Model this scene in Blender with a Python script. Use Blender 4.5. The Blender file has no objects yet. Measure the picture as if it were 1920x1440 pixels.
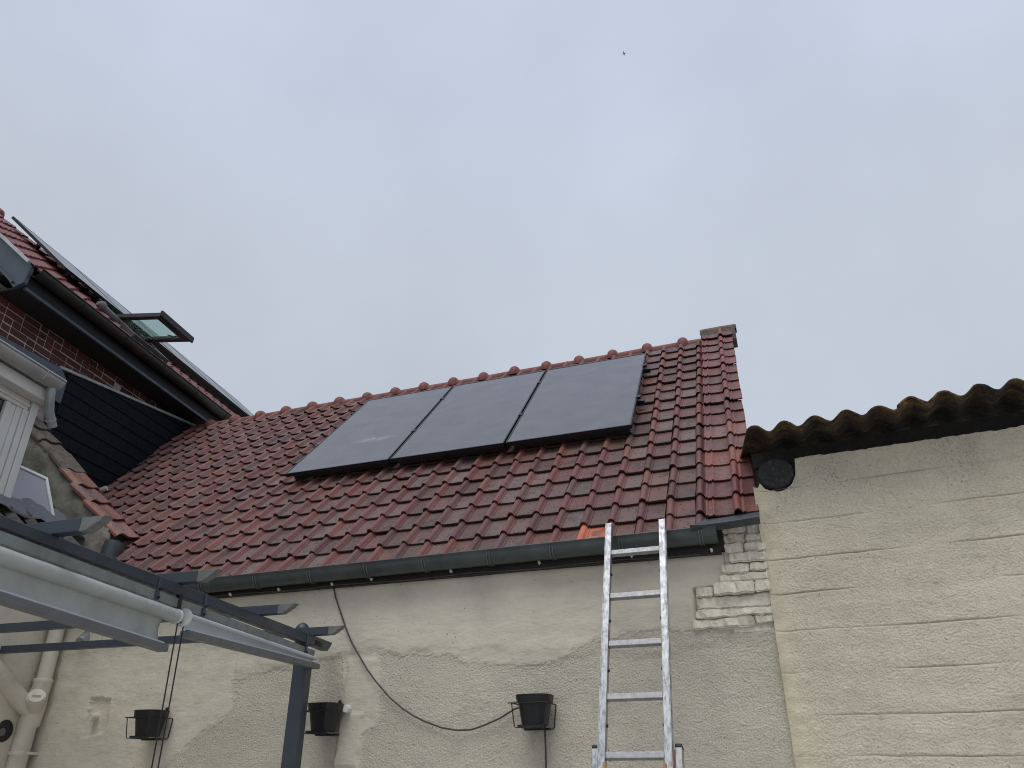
import bpy, bmesh, math, random
from mathutils import Vector, Matrix, noise
R = math.radians
random.seed(7)
scene = bpy.context.scene
COL = scene.collection

# ------------------------------------------------------------------ camera, sky, sun, exposure
cam_d = bpy.data.cameras.new('camera'); cam = bpy.data.objects.new('camera', cam_d); COL.objects.link(cam)
cam.location = (0, 0, 1.6)
cam.rotation_euler = (R(90 + 27.36), 0, R(19.9))
cam_d.sensor_width = 36; cam_d.lens = 27.04; cam_d.clip_start = 0.05; cam_d.clip_end = 3000
scene.camera = cam

SUN_EL, SUN_AZ = 63, 180            # degrees; the azimuth is measured clockwise from +Y
world = bpy.data.worlds.new('World'); scene.world = world; world.use_nodes = True
nt = world.node_tree; nt.nodes.clear()
def N(t, tree, **kw):
    n = tree.nodes.new(t)
    for k, v in kw.items(): setattr(n, k, v)
    return n
out = N('ShaderNodeOutputWorld', nt); bg = N('ShaderNodeBackground', nt)
sky = N('ShaderNodeTexSky', nt, sky_type='NISHITA', sun_disc=False)
sky.sun_elevation = R(SUN_EL); sky.sun_rotation = R(SUN_AZ); sky.dust_density = 3; sky.air_density = 1.2
tc = N('ShaderNodeTexCoord', nt)
n1 = N('ShaderNodeTexNoise', nt); n1.inputs['Scale'].default_value = 1.6; n1.inputs['Detail'].default_value = 5; n1.inputs['Roughness'].default_value = .5
n2 = N('ShaderNodeTexNoise', nt); n2.inputs['Scale'].default_value = 4.0; n2.inputs['Detail'].default_value = 4
nt.links.new(tc.outputs['Generated'], n1.inputs['Vector']); nt.links.new(tc.outputs['Generated'], n2.inputs['Vector'])
sep = N('ShaderNodeSeparateXYZ', nt); nt.links.new(tc.outputs['Generated'], sep.inputs[0])
r0 = N('ShaderNodeValToRGB', nt)     # height above the horizon: the cloud deck is a touch paler low down
r0.color_ramp.elements[0].position = .0; r0.color_ramp.elements[0].color = (.50, .545, .62, 1)
r0.color_ramp.elements[1].position = 1.0; r0.color_ramp.elements[1].color = (.63, .70, .89, 1)
em = r0.color_ramp.elements.new(.56); em.color = (.535, .585, .668, 1)
nt.links.new(sep.outputs['Z'], r0.inputs[0])
addn = N('ShaderNodeMath', nt, operation='ADD'); nt.links.new(n1.outputs[0], addn.inputs[0]); nt.links.new(n2.outputs[0], addn.inputs[1])
mr = N('ShaderNodeMapRange', nt); mr.inputs['From Min'].default_value = .7; mr.inputs['From Max'].default_value = 1.3
mr.inputs['To Min'].default_value = .93; mr.inputs['To Max'].default_value = 1.07
nt.links.new(addn.outputs[0], mr.inputs['Value'])
mul = N('ShaderNodeVectorMath', nt, operation='SCALE'); gain = N('ShaderNodeVectorMath', nt, operation='SCALE'); gain.inputs['Scale'].default_value = 10.3; nt.links.new(r0.outputs[0], gain.inputs[0]); nt.links.new(gain.outputs[0], mul.inputs[0]); nt.links.new(mr.outputs[0], mul.inputs['Scale'])
mx = N('ShaderNodeMix', nt, data_type='RGBA'); mx.inputs['Factor'].default_value = .95
nt.links.new(sky.outputs[0], mx.inputs['A']); nt.links.new(mul.outputs[0], mx.inputs['B'])
nt.links.new(mx.outputs['Result'], bg.inputs['Color']); bg.inputs['Strength'].default_value = .1
nt.links.new(bg.outputs[0], out.inputs[0])

sun_d = bpy.data.lights.new('sun', 'SUN'); sun = bpy.data.objects.new('sun', sun_d); COL.objects.link(sun)
sun_d.energy = 1.48; sun_d.angle = R(32); sun_d.color = (1, .97, .93)
sd = Vector((math.sin(R(SUN_AZ)) * math.cos(R(SUN_EL)), math.cos(R(SUN_AZ)) * math.cos(R(SUN_EL)), math.sin(R(SUN_EL))))
sun.rotation_euler = sd.to_track_quat('Z', 'Y').to_euler()
scene.cycles.filter_width = 1.05
vs = scene.view_settings
vs.view_transform = 'Standard'; vs.look = 'None'; vs.gamma = 1; vs.use_curve_mapping = False; vs.exposure = 0

# ------------------------------------------------------------------ small helpers
class G:
    """collects geometry of one mesh"""
    def __init__(s): s.v = []; s.f = []; s.att = {}; s.sm = []
    def add(s, vs, fs, smooth=False):
        o = len(s.v); s.v += [tuple(p) for p in vs]
        for f in fs: s.f.append(tuple(i + o for i in f)); s.sm.append(smooth)
    def box8(s, p):     # p: 4 bottom (ccw) + 4 top
        s.add(p, [(3, 2, 1, 0), (4, 5, 6, 7), (0, 1, 5, 4), (1, 2, 6, 5), (2, 3, 7, 6), (3, 0, 4, 7)])
    def box(s, a, b):   # axis aligned
        x0, y0, z0 = a; x1, y1, z1 = b
        s.box8([(x0, y0, z0), (x1, y0, z0), (x1, y1, z0), (x0, y1, z0), (x0, y0, z1), (x1, y0, z1), (x1, y1, z1), (x0, y1, z1)])
    def fbox(s, F, a, b):   # box in a frame F (function of (a,b,c))
        a0, b0, c0 = a; a1, b1, c1 = b
        s.box8([F(a0, b0, c0), F(a1, b0, c0), F(a1, b1, c0), F(a0, b1, c0), F(a0, b0, c1), F(a1, b0, c1), F(a1, b1, c1), F(a0, b1, c1)])
    def bar(s, p, q, w, h, up=(0, 0, 1)):   # bar between two points
        p = Vector(p); q = Vector(q); d = (q - p).normalized(); sx = d.cross(Vector(up)).normalized(); uz = sx.cross(d)
        c = [(-w / 2, -h / 2), (w / 2, -h / 2), (w / 2, h / 2), (-w / 2, h / 2)]
        A = [p + sx * a + uz * b for a, b in c]; B = [q + sx * a + uz * b for a, b in c]
        s.add(A + B, [(0, 1, 2, 3), (7, 6, 5, 4), (1, 0, 4, 5), (2, 1, 5, 6), (3, 2, 6, 7), (0, 3, 7, 4)])
    def tube(s, path, r, n=8, cap=True, rs=None):
        path = [Vector(p) for p in path]; m = len(path); vs = []; 
        ref = Vector((0, 0, 1))
        t0 = (path[1] - path[0]).normalized()
        if abs(t0.dot(ref)) > .9: ref = Vector((1, 0, 0))
        nx = t0.cross(ref).normalized()
        for i, p in enumerate(path):
            t = (path[min(i + 1, m - 1)] - path[max(i - 1, 0)]).normalized()
            nx = (nx - t * nx.dot(t)).normalized(); ny = t.cross(nx)
            rr = rs[i] if rs else r
            for k in range(n):
                a = 2 * math.pi * k / n; vs.append(p + nx * (rr * math.cos(a)) + ny * (rr * math.sin(a)))
        fs = []
        for i in range(m - 1):
            for k in range(n): fs.append((i * n + k, i * n + (k + 1) % n, (i + 1) * n + (k + 1) % n, (i + 1) * n + k))
        s.add(vs, fs, True)
        if cap:
            s.add(vs[:n], [tuple(range(n))[::-1]]); s.add(vs[-n:], [tuple(range(n))])
    def prism(s, poly, d):      # polygon of 3d points extruded along vector d
        P = [Vector(p) for p in poly]; d = Vector(d); n = len(P)
        s.add(P + [p + d for p in P], [tuple(range(n))[::-1], tuple(range(n, 2 * n))] + [(i, (i + 1) % n, n + (i + 1) % n, n + i) for i in range(n)])
    def sweep(s, prof, path_a, path_b, closed=False, smooth=False):   # profile (list of vectors) from origin a to b
        n = len(prof); A = [Vector(path_a) + Vector(p) for p in prof]; B = [Vector(path_b) + Vector(p) for p in prof]
        rng = range(n if closed else n - 1)
        s.add(A + B, [(i, (i + 1) % n, n + (i + 1) % n, n + i) for i in rng], smooth)
        if closed: s.add(A, [tuple(range(n))[::-1]]); s.add(B, [tuple(range(n))])
    def mesh(s, name, mats):
        me = bpy.data.meshes.new(name); me.from_pydata(s.v, [], s.f)
        for m in (mats if isinstance(mats, (list, tuple)) else [mats]): me.materials.append(m)
        me.polygons.foreach_set('use_smooth', s.sm)
        for k, vals in s.att.items():
            a = me.attributes.new(k, 'FLOAT', 'POINT'); a.data.foreach_set('value', vals)
        bm = bmesh.new(); bm.from_mesh(me); bmesh.ops.recalc_face_normals(bm, faces=bm.faces); bm.to_mesh(me); bm.free()
        me.update(); return me
    def build(s, name, mat, parent=None, bevel=0, origin=None, label=None, kind=None):
        if origin is not None:
            O = Vector(origin); s.v = [tuple(Vector(p) - O) for p in s.v]
        o = bpy.data.objects.new(name, s.mesh(name, mat)); COL.objects.link(o)
        if origin is not None: o.location = O
        if parent is not None: o.parent = parent; o.matrix_parent_inverse = wm(parent).inverted()
        if bevel:
            b = o.modifiers.new('bevel', 'BEVEL'); b.width = bevel; b.segments = 2; b.limit_method = 'ANGLE'; b.angle_limit = R(40)
        if label: o['label'] = label
        if kind: o['kind'] = kind
        return o
WM = {}
def wm(o):
    m = Matrix.Translation(o.location) @ o.rotation_euler.to_matrix().to_4x4()
    return m if o.parent is None else wm(o.parent) @ o.matrix_parent_inverse @ m
def put(name, me, M, parent):       # link an object sharing mesh data at world matrix M under a parent
    o = bpy.data.objects.new(name, me); COL.objects.link(o); o.matrix_basis = M
    if parent is not None: o.parent = parent; o.matrix_parent_inverse = wm(parent).inverted()
    return o
def thing(name, label, cat, loc, group=None):
    o = bpy.data.objects.new(name, None); COL.objects.link(o); o.location = loc; o.empty_display_size = .2
    o['label'] = label; o['category'] = cat
    if group: o['group'] = group
    return o
def tag(o, label, cat, group=None):
    o['label'] = label; o['category'] = cat
    if group: o['group'] = group
    return o
fbm = lambda p, o=3: noise.fractal(Vector(p), 1.0, 2.0, o)

# ------------------------------------------------------------------ materials
class M_:
    def __init__(s, name, rough=.7, metal=0):
        s.m = bpy.data.materials.new(name); s.m.use_nodes = True; s.t = s.m.node_tree
        s.b = s.t.nodes['Principled BSDF']; s.b.inputs['Roughness'].default_value = rough; s.b.inputs['Metallic'].default_value = metal
        s.pos = N('ShaderNodeNewGeometry', s.t).outputs['Position']; s.h = None
    def L(s, a, b): s.t.links.new(a, b)
    def noise(s, scale, detail=4, rough=.55, vec=None, stretch=None):
        n = N('ShaderNodeTexNoise', s.t); n.inputs['Scale'].default_value = scale; n.inputs['Detail'].default_value = detail; n.inputs['Roughness'].default_value = rough
        v = vec or s.pos
        if stretch:
            mp = N('ShaderNodeMapping', s.t); mp.inputs['Scale'].default_value = stretch; s.L(v, mp.inputs[0]); v = mp.outputs[0]
        s.L(v, n.inputs['Vector']); return n.outputs['Fac']
    def rng(s, x, a, b, c=0, d=1):
        n = N('ShaderNodeMapRange', s.t); s.L(x, n.inputs['Value'])
        for k, v in zip(('From Min', 'From Max', 'To Min', 'To Max'), (a, b, c, d)): n.inputs[k].default_value = v
        return n.outputs[0]
    def math(s, op, a, b):
        n = N('ShaderNodeMath', s.t, operation=op)
        for i, x in enumerate((a, b)):
            if isinstance(x, (int, float)): n.inputs[i].default_value = x
            else: s.L(x, n.inputs[i])
        return n.outputs[0]
    def mix(s, f, a, b, blend='MIX'):
        n = N('ShaderNodeMix', s.t, data_type='RGBA', blend_type=blend)
        for k, x in (('Factor', f), ('A', a), ('B', b)):
            sock = [i for i in n.inputs if i.name == k and (i.type == 'RGBA' or k == 'Factor' and i.type == 'VALUE')][0]
            if isinstance(x, (int, float)): sock.default_value = x
            elif isinstance(x, tuple): sock.default_value = (*x, 1) if len(x) == 3 else x
            else: s.L(x, sock)
        return [o for o in n.outputs if o.type == 'RGBA'][0]
    def ramp(s, x, stops):
        n = N('ShaderNodeValToRGB', s.t); e = n.color_ramp.elements
        while len(e) < len(stops): e.new(.5)
        for el, (p, c) in zip(e, stops): el.position = p; el.color = (*c, 1)
        s.L(x, n.inputs[0]); return n.outputs[0]
    def attr(s, name):
        n = N('ShaderNodeAttribute', s.t); n.attribute_name = name; return n.outputs['Fac']
    def rand(s): return N('ShaderNodeObjectInfo', s.t).outputs['Random']
    def color(s, c):
        if isinstance(c, tuple): s.b.inputs['Base Color'].default_value = (*c, 1)
        else: s.L(c, s.b.inputs['Base Color'])
    def rough(s, x): s.L(x, s.b.inputs['Roughness'])
    def bump(s, h, strength=.5, dist=.01):
        n = N('ShaderNodeBump', s.t); n.inputs['Strength'].default_value = strength; n.inputs['Distance'].default_value = dist
        s.L(h, n.inputs['Height'])
        if s.h is not None: s.L(s.h, n.inputs['Normal'])
        s.h = n.outputs[0]; s.L(s.h, s.b.inputs['Normal'])

def simple(name, c, var=.15, rough=.6, metal=0, scale=12, bump=0, bscale=120, dirt=None):
    m = M_(name, rough, metal)
    lo = tuple(x * (1 - var) for x in c); hi = tuple(min(1, x * (1 + var)) for x in c)
    col = m.ramp(m.noise(scale, 6, .6), [(.3, lo), (.7, hi)])
    if dirt:
        col = m.mix(m.rng(m.noise(scale * .6, 7, .7), .52, .72, 0, .8), col, dirt)
    m.color(col)
    m.rough(m.rng(m.noise(scale * 3, 4), .3, .7, max(.05, rough - .12), min(1, rough + .12)))
    if bump: m.bump(m.noise(bscale, 4), bump, .004)
    return m.m

# roof tiles: pans carry grey-brown lichen, rolls stay redder; every tile has its own tint
def tile_material(name, base=(.185, .058, .050), age=1.0):
    m = M_(name, .62)
    t = m.math('FRACT', m.math('ADD', m.rand(), m.attr('tint')), 0)
    body = m.ramp(t, [(0, (base[0] * .5, base[1] * .66, base[2] * .75)), (.28, (base[0] * .86, base[1] * .9, base[2] * .92)), (.55, base), (.78, (base[0] * 1.18, base[1] * 1.32, base[2] * 1.1)), (1, (base[0] * .62, base[1] * 1.05, base[2] * 1.35))])
    t2 = m.math('FRACT', m.math('MULTIPLY', t, 7.31), 0)
    lich = m.noise(38, 9, .78)
    pan = m.attr('pan')
    f = m.math('MULTIPLY', m.math('MULTIPLY', m.rng(lich, .36, .58, .5, 1.0), m.rng(t2, 0, 1, .45, 1.0)), m.rng(pan, 0, 1, .22, 1.0 * age))
    dr = m.math('ADD', m.math('MULTIPLY', m.noise(70, 6, .75), .75), m.math('MULTIPLY', m.math('FRACT', m.math('MULTIPLY', t, 3.7), 0), .35))
    dirt = m.ramp(dr, [(.28, (.035, .026, .020)), (.42, (.100, .056, .036)), (.56, (.115, .080, .060)), (.70, (.15, .118, .105)), (.85, (.23, .195, .19))])
    col = m.mix(f, body, dirt)
    soot = m.math('MULTIPLY', m.rng(m.noise(5.5, 6, .7), .52, .66, 0, .75), m.rng(pan, 0, 1, .35, 1))
    col = m.mix(soot, col, (.034, .028, .027))
    v = N('ShaderNodeTexVoronoi', m.t); v.inputs['Scale'].default_value = 30; m.L(m.pos, v.inputs['Vector'])
    spot = m.math('MULTIPLY', m.math('LESS_THAN', v.outputs['Distance'], .27), m.rng(m.noise(15, 2), .48, .51))
    col = m.mix(m.math('MULTIPLY', spot, m.math('MULTIPLY', pan, .9 * age)), col, (.012, .011, .010))
    v2 = N('ShaderNodeTexVoronoi', m.t); v2.inputs['Scale'].default_value = 95; m.L(m.pos, v2.inputs['Vector'])
    pale = m.math('MULTIPLY', m.math('LESS_THAN', v2.outputs['Distance'], .24), m.rng(m.noise(21, 3), .52, .60, 0, .6))
    col = m.mix(pale, col, (.33, .27, .24))
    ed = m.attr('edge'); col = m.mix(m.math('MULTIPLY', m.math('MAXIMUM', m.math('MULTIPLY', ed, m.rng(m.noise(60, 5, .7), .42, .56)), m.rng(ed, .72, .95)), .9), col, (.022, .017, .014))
    m.color(col); m.rough(m.rng(lich, .3, .7, .42, .72))
    m.bump(m.noise(160, 5, .65), .35, .004); m.bump(lich, .3, .006)
    return m.m
MAT = {}
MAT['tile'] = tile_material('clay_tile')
MAT['tile_new'] = tile_material('new_clay_tile', (.52, .13, .078), .2)
MAT['verge'] = tile_material('verge_clay_tile', (.235, .062, .052), .9)
MAT['ridge'] = simple('ridge_clay', (.20, .068, .056), .25, .7, 0, 14, .4, 90, (.12, .075, .055))
MAT['ridge_moss'] = simple('mossy_ridge_clay', (.16, .10, .07), .35, .8, 0, 16, .5, 90, (.06, .065, .035))
MAT['oldtile'] = tile_material('old_clay_tile', (.215, .066, .046), 1.0)
MAT['mosstile'] = simple('mossy_tile', (.10, .085, .07), .4, .85, 0, 20, .5, 90, (.05, .05, .04))
MAT['house_tile'] = simple('house_clay_tile', (.17, .052, .048), .2, .55, 0, 9, .2, 90, (.12, .05, .045))

# painted render: smooth trowelled patches and coarse roughcast, driven by the mesh's own 'coarse' map
def render_material(name, base, warm, speck=.0):
    m = M_(name, .85)
    big = m.noise(1.6, 5, .6); mid = m.noise(6, 6, .6)
    col = m.ramp(big, [(.3, tuple(x * .88 for x in base)), (.5, base), (.7, tuple(x * 1.05 for x in base))])
    col = m.mix(m.rng(mid, .46, .70, 0, .55), col, warm)
    col = m.mix(m.math('MULTIPLY', m.attr('fillet'), m.rng(m.noise(8, 6, .65), .35, .6, .2, .62)), col, (.58, .505, .355))
    col = m.mix(m.rng(m.noise(2.7, 5, .65, None, (1, 1, .35)), .55, .75, 0, .4), col, tuple(x * .74 for x in base))
    co = m.attr('coarse')
    gr = m.noise(88, 3, .55); gr2 = m.noise(260, 3, .6)
    # grime caught in the hollows of the roughcast
    col = m.mix(m.math('MULTIPLY', m.rng(gr, .34, .43, .30, 0), co), col, tuple(x * .45 for x in base))
    col = m.mix(m.math('MULTIPLY', m.rng(gr, .52, .66, 0, .5), co), col, tuple(min(.86, x * 1.22) for x in base))
    st = m.attr('stain')
    col = m.mix(m.math('MULTIPLY', m.rng(m.noise(80, 6, .8), .53, .63), st), col, (.10, .085, .09))
    col = m.mix(m.math('MULTIPLY', st, .13), col, (.34, .28, .29))
    blotch = m.noise(3.4, 7, .7); col = m.mix(m.rng(blotch, .5, .66, 0, .35), col, tuple(x * .7 for x in base)); col = m.mix(m.rng(blotch, .48, .34, 0, .3), col, tuple(min(.84, x * 1.15) for x in base))
    pit = m.attr('pit'); col = m.mix(m.math('MULTIPLY', m.rng(m.noise(70, 5, .75), .52, .60), pit), col, (.06, .052, .045))
    v = N('ShaderNodeTexVoronoi', m.t); v.inputs['Scale'].default_value = 22; m.L(m.pos, v.inputs['Vector'])
    hole = m.math('MULTIPLY', m.math('LESS_THAN', v.outputs['Distance'], .075), m.rng(m.noise(9, 3), .50, .53))
    col = m.mix(m.math('MULTIPLY', hole, .85), col, (.05, .045, .04))
    m.color(col)
    h = m.math('ADD', m.math('MULTIPLY', gr, co), m.math('MULTIPLY', gr2, m.math('MULTIPLY', co, .35)))
    m.bump(h, .85, .018)
    m.bump(m.noise(14, 6, .62, None, (1, 1, 2.2)), .45, .016)
    m.bump(hole, -.6, .006)
    return m.m
MAT['render'] = render_material('painted_render', (.630, .588, .478), (.615, .550, .455))
MAT['block'] = render_material('painted_block', (.70, .64, .495), (.70, .61, .47))
MAT['brickpaint'] = simple('painted_brick', (.68, .635, .52), .16, .85, 0, 26, 1.0, 85, (.33, .285, .24))
MAT['side'] = simple('side_render', (.60, .54, .46), .08, .85, 0, 4, .35, 40)
MAT['pipepaint'] = simple('painted_pipe', (.64, .59, .49), .06, .5, 0, 6, .1, 90, (.45, .40, .33))
MAT['zinc'] = simple('zinc_gutter', (.088, .100, .101), .2, .42, .55, 7, .06, 60, (.07, .085, .075))
MAT['zinc_strap'] = simple('zinc_strap', (.15, .17, .165), .15, .4, .6, 9)
MAT['zinc_pale'] = simple('pale_zinc', (.42, .43, .42), .12, .45, .5, 6, .05, 60)
MAT['zinc_cap'] = simple('zinc_capping', (.30, .33, .33), .15, .5, .4, 8, .1, 60, (.2, .23, .22))
MAT['fascia'] = simple('brown_fascia', (.016, .011, .009), .3, .6, 0, 14)
MAT['slate'] = simple('dark_slate', (.0055, .0065, .010), .35, .8, 0, 25, .3, 60); MAT['slate'].node_tree.nodes['Principled BSDF'].inputs['Specular IOR Level'].default_value = .2
MAT['dark_gutter'] = simple('dark_house_gutter', (.022, .021, .018), .3, .5, .2, 7); MAT['dark_fascia'] = simple('dark_house_fascia', (.010, .011, .014), .2, .7)
MAT['metal_blue'] = simple('blue_grey_metal', (.052, .066, .088), .12, .42, .1, 3)
MAT['pergola'] = simple('blue_grey_paint', (.036, .046, .063), .14, .42, 0, 8, .06, 60, (.05, .055, .06))
MAT['rail'] = simple('weathered_rail', (.20, .215, .205), .2, .6, 0, 12, .1, 60, (.12, .13, .12))
MAT['endgrain'] = simple('grey_rafter_end', (.15, .155, .15), .2, .7, 0, 20, .2, 80, (.16, .14, .10))
MAT['fabric'] = simple('awning_fabric', (.38, .40, .38), .1, .9, 0, 6, .3, 45, (.27, .285, .265))
MAT['fabric_pale'] = simple('pale_awning_fabric', (.50, .52, .54), .06, .9, 0, 7, .15, 300)
MAT['bar'] = simple('blind_bar', (.15, .155, .165), .12, .5, .3, 10)
MAT['white'] = simple('white_upvc', (.66, .66, .63), .05, .4, 0, 5, 0, 60, (.55, .54, .49))
MAT['black'] = simple('black_plastic', (.007, .0075, .009), .2, .45, 0, 20)
MAT['wire'] = simple('black_wire', (.016, .016, .017), .2, .5, .2, 30)
MAT['cable'] = simple('grey_cable', (.055, .058, .052), .2, .6, 0, 30)
MAT['whiteclip'] = simple('white_clip', (.75, .74, .70), .05, .5)
MAT['brick'] = (lambda m: (m.color(m.mix(m.rng(m.noise(40, 5, .6), .45, .7, 0, .6), m.ramp(m.rand(), [(0, (.05, .019, .019)), (.4, (.095, .026, .024)), (.7, (.125, .035, .03)), (1, (.075, .027, .03))]), (.06, .03, .028))), m.bump(m.noise(110, 4), .5, .004), m.m)[-1])(M_('red_brick', .8))
MAT['mortar'] = simple('pale_mortar', (.50, .44, .41), .25, .9, 0, 30, .5, 120)
MAT['cement'] = simple('old_cement', (.19, .185, .155), .35, .9, 0, 7, .9, 35, (.07, .075, .055))
MAT['stone'] = simple('old_stone', (.15, .135, .115), .4, .9, 0, 12, .9, 40, (.06, .055, .05))
MAT['fibre'] = (lambda m: (m.color(m.mix(m.rng(m.noise(4.2, 7, .75, None, (1, 1, .6)), .44, .60), m.ramp(m.math('ADD', m.math('MULTIPLY', m.noise(11, 6, .7), .5), m.math('MULTIPLY', m.noise(65, 5, .7), .5)), [(.38, (.022, .017, .013)), (.5, (.085, .055, .027)), (.60, (.27, .175, .065))]), (.012, .011, .011))), m.bump(m.noise(60, 6, .7), .9, .01), m.m)[-1])(M_('mossy_fibre_cement', .95))
MAT['log'] = (lambda m: (m.color(m.ramp(m.noise(34, 7, .75), [(.35, (.018, .018, .019)), (.58, (.035, .036, .038)), (.74, (.16, .155, .145))])), m.bump(m.noise(50, 6, .7), .9, .012), m.m)[-1])(M_('charred_log', .9))
MAT['timber'] = simple('dark_timber', (.02, .017, .015), .3, .8)
MAT['alu'] = (lambda m: (m.color(m.mix(m.rng(m.noise(55, 7, .78, None, (1, 1, .12)), .46, .62, 0, .75), (.40, .41, .42), (.12, .12, .125))), m.rough(m.rng(m.noise(25, 4), .3, .7, .32, .55)), m.m)[-1])(M_('ladder_aluminium', .4, .75))
MAT['alu_in'] = simple('ladder_rung_aluminium', (.33, .33, .335), .2, .5, .6, 30, .2, 120)
MAT['alucap'] = simple('green_black_cap', (.015, .028, .026), .2, .5)
MAT['wood'] = simple('orange_wood', (.42, .20, .06), .25, .6, 0, 25, .1, 60)
MAT['darkgap'] = simple('dark_underlay', (.012, .011, .011), .2, .9)
MAT['concrete'] = simple('courtyard_paving', (.40, .385, .355), .15, .9, 0, 3, .3, 40)
MAT['lead'] = simple('lead_flashing', (.055, .065, .07), .35, .5, .3, 14, .4, 40, (.10, .11, .105))
MAT['frame_dark'] = simple('dark_window_frame', (.042, .040, .042), .2, .5, 0, 20)
MAT['frame_black'] = simple('black_frame', (.012, .012, .014), .2, .35, .3, 20)
MAT['seal'] = simple('grey_flashing', (.13, .135, .15), .15, .5, .2, 10)
def glass_panel(smear=None):
    m = M_('solar_glass', .2)
    col = (m.ramp(m.noise(3.5, 5, .6, None, (1, 2, 1)), [(.35, (.078, .081, .088)), (.65, (.102, .104, .112))]))
    if smear:
        mp = N('ShaderNodeMapping', m.t, vector_type='POINT'); mp.inputs['Location'].default_value = [-a * b for a, b in zip(smear, (3.6, 15, 15))]; mp.inputs['Scale'].default_value = (3.6, 15, 15); m.L(m.pos, mp.inputs[0])
        ln = N('ShaderNodeVectorMath', m.t, operation='LENGTH'); m.L(mp.outputs[0], ln.inputs[0])
        col = m.mix(m.math('MULTIPLY', m.rng(ln.outputs['Value'], 1, .2), m.rng(m.noise(16, 6, .7), .4, .62, 0, .55)), col, (.42, .42, .43))
    m.color(col)
    m.rough(m.rng(m.noise(5, 5), .3, .7, .24, .36))
    m.b.inputs['IOR'].default_value = 1.75
    return m.m
MAT['pv'] = glass_panel(); MAT['pv_smear'] = glass_panel((-3.616, 6.053, 4.578))
MAT['pane_dark'] = (lambda m: (m.color((.02, .025, .03)), m.m)[-1])(M_('window_glass', .06))
MAT['pane_pale'] = (lambda m: (m.color((.20, .21, .235)), m.b.inputs.__getitem__('IOR').__setattr__('default_value', 1.7), m.m)[-1])(M_('skylight_glass', .15))
def green_pane():
    m = M_('green_tinted_glass', .03); m.color((.62, .82, .76)); m.b.inputs['Transmission Weight'].default_value = .85; m.b.inputs['IOR'].default_value = 1.1
    return m.m
MAT['pane_green'] = green_pane()

# ------------------------------------------------------------------ frames of the place (metres; the outbuilding's wall face is y = 4.75)
D = 4.75
PITCH = R(46); CS, SN = math.cos(PITCH), math.sin(PITCH)
E0 = Vector((0, 4.67, 2.948))       # eave line of the tiled roof
def roofp(x, s, h=0):               # point on the tiled roof: along the eave, up the slope, off the plane
    k = -.018 * max(0, min(1, (x + 5) / 4.5))
    return Vector((x + k * s, E0.y + s * CS - h * SN, E0.z + s * SN + h * CS))
a_ = R(7.5)
VV = Vector((-math.sin(a_), math.cos(a_), 0)); UU = Vector((math.cos(a_), math.sin(a_), 0))
OA = Vector((-7.217, 6.84, 0)); OB = Vector((-5.58, 4.75, 0))
FA = lambda v, u, z: OA + VV * v + UU * u + Vector((0, 0, z))      # brick house: v away along its wall, u out of it
FB = lambda v, u, z: OB + VV * v + UU * u + Vector((0, 0, z))      # annex on the left
b_ = R(5.2)
RD = Vector((math.cos(b_), -math.sin(b_), 0)); RN = Vector((-math.sin(b_), -math.cos(b_), 0)); OK_ = Vector((-.129, 4.75, 0))
FR = lambda x, o, z: OK_ + RD * x + RN * o + Vector((0, 0, z))     # block wall on the right: x along it, o out towards us

# ground
g = G(); g.add([(-400, -400, 0), (400, -400, 0), (400, 400, 0), (-400, 400, 0)], [(0, 1, 2, 3)])
o = g.build('ground', MAT['concrete']); o['kind'] = 'structure'; o['label'] = 'grey paved courtyard ground'

# ------------------------------------------------------------------ outbuilding
ob = thing('outbuilding', 'cream rendered outbuilding with a red clay tiled roof and zinc gutter', 'building', (-2.8, 4.75, 0))
# wall: the coarse roughcast areas, outlined on the wall (x, z)
def inpoly(x, z, P):
    c = False; j = len(P) - 1
    for i in range(len(P)):
        if (P[i][1] > z) != (P[j][1] > z) and x < (P[j][0] - P[i][0]) * (z - P[i][1]) / (P[j][1] - P[i][1]) + P[i][0]: c = not c
        j = i
    return c
ROUGH = [
    [(-3.80, 2.235), (-3.55, 2.27), (-3.3, 2.30), (-2.93, 2.36), (-2.91, 2.1), (-2.95, 1.3), (-4.6, 1.3), (-4.45, 1.62), (-4.1, 1.80), (-3.95, 1.94), (-3.80, 1.98)],
    [(-2.66, 2.36), (-2.45, 2.345), (-2.2, 2.315), (-1.95, 2.27), (-1.7, 2.245), (-1.45, 2.24), (-1.28, 2.33), (-1.12, 2.375), (-.9, 2.385), (-.58, 2.385), (-.1, 2.39), (-.1, 1.2), (-2.78, 1.2), (-2.72, 1.85), (-2.62, 1.95)],
]
NICHE = [(-5.07, 2.155), (-4.885, 2.15), (-4.865, 1.925), (-5.075, 1.885)]
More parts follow.
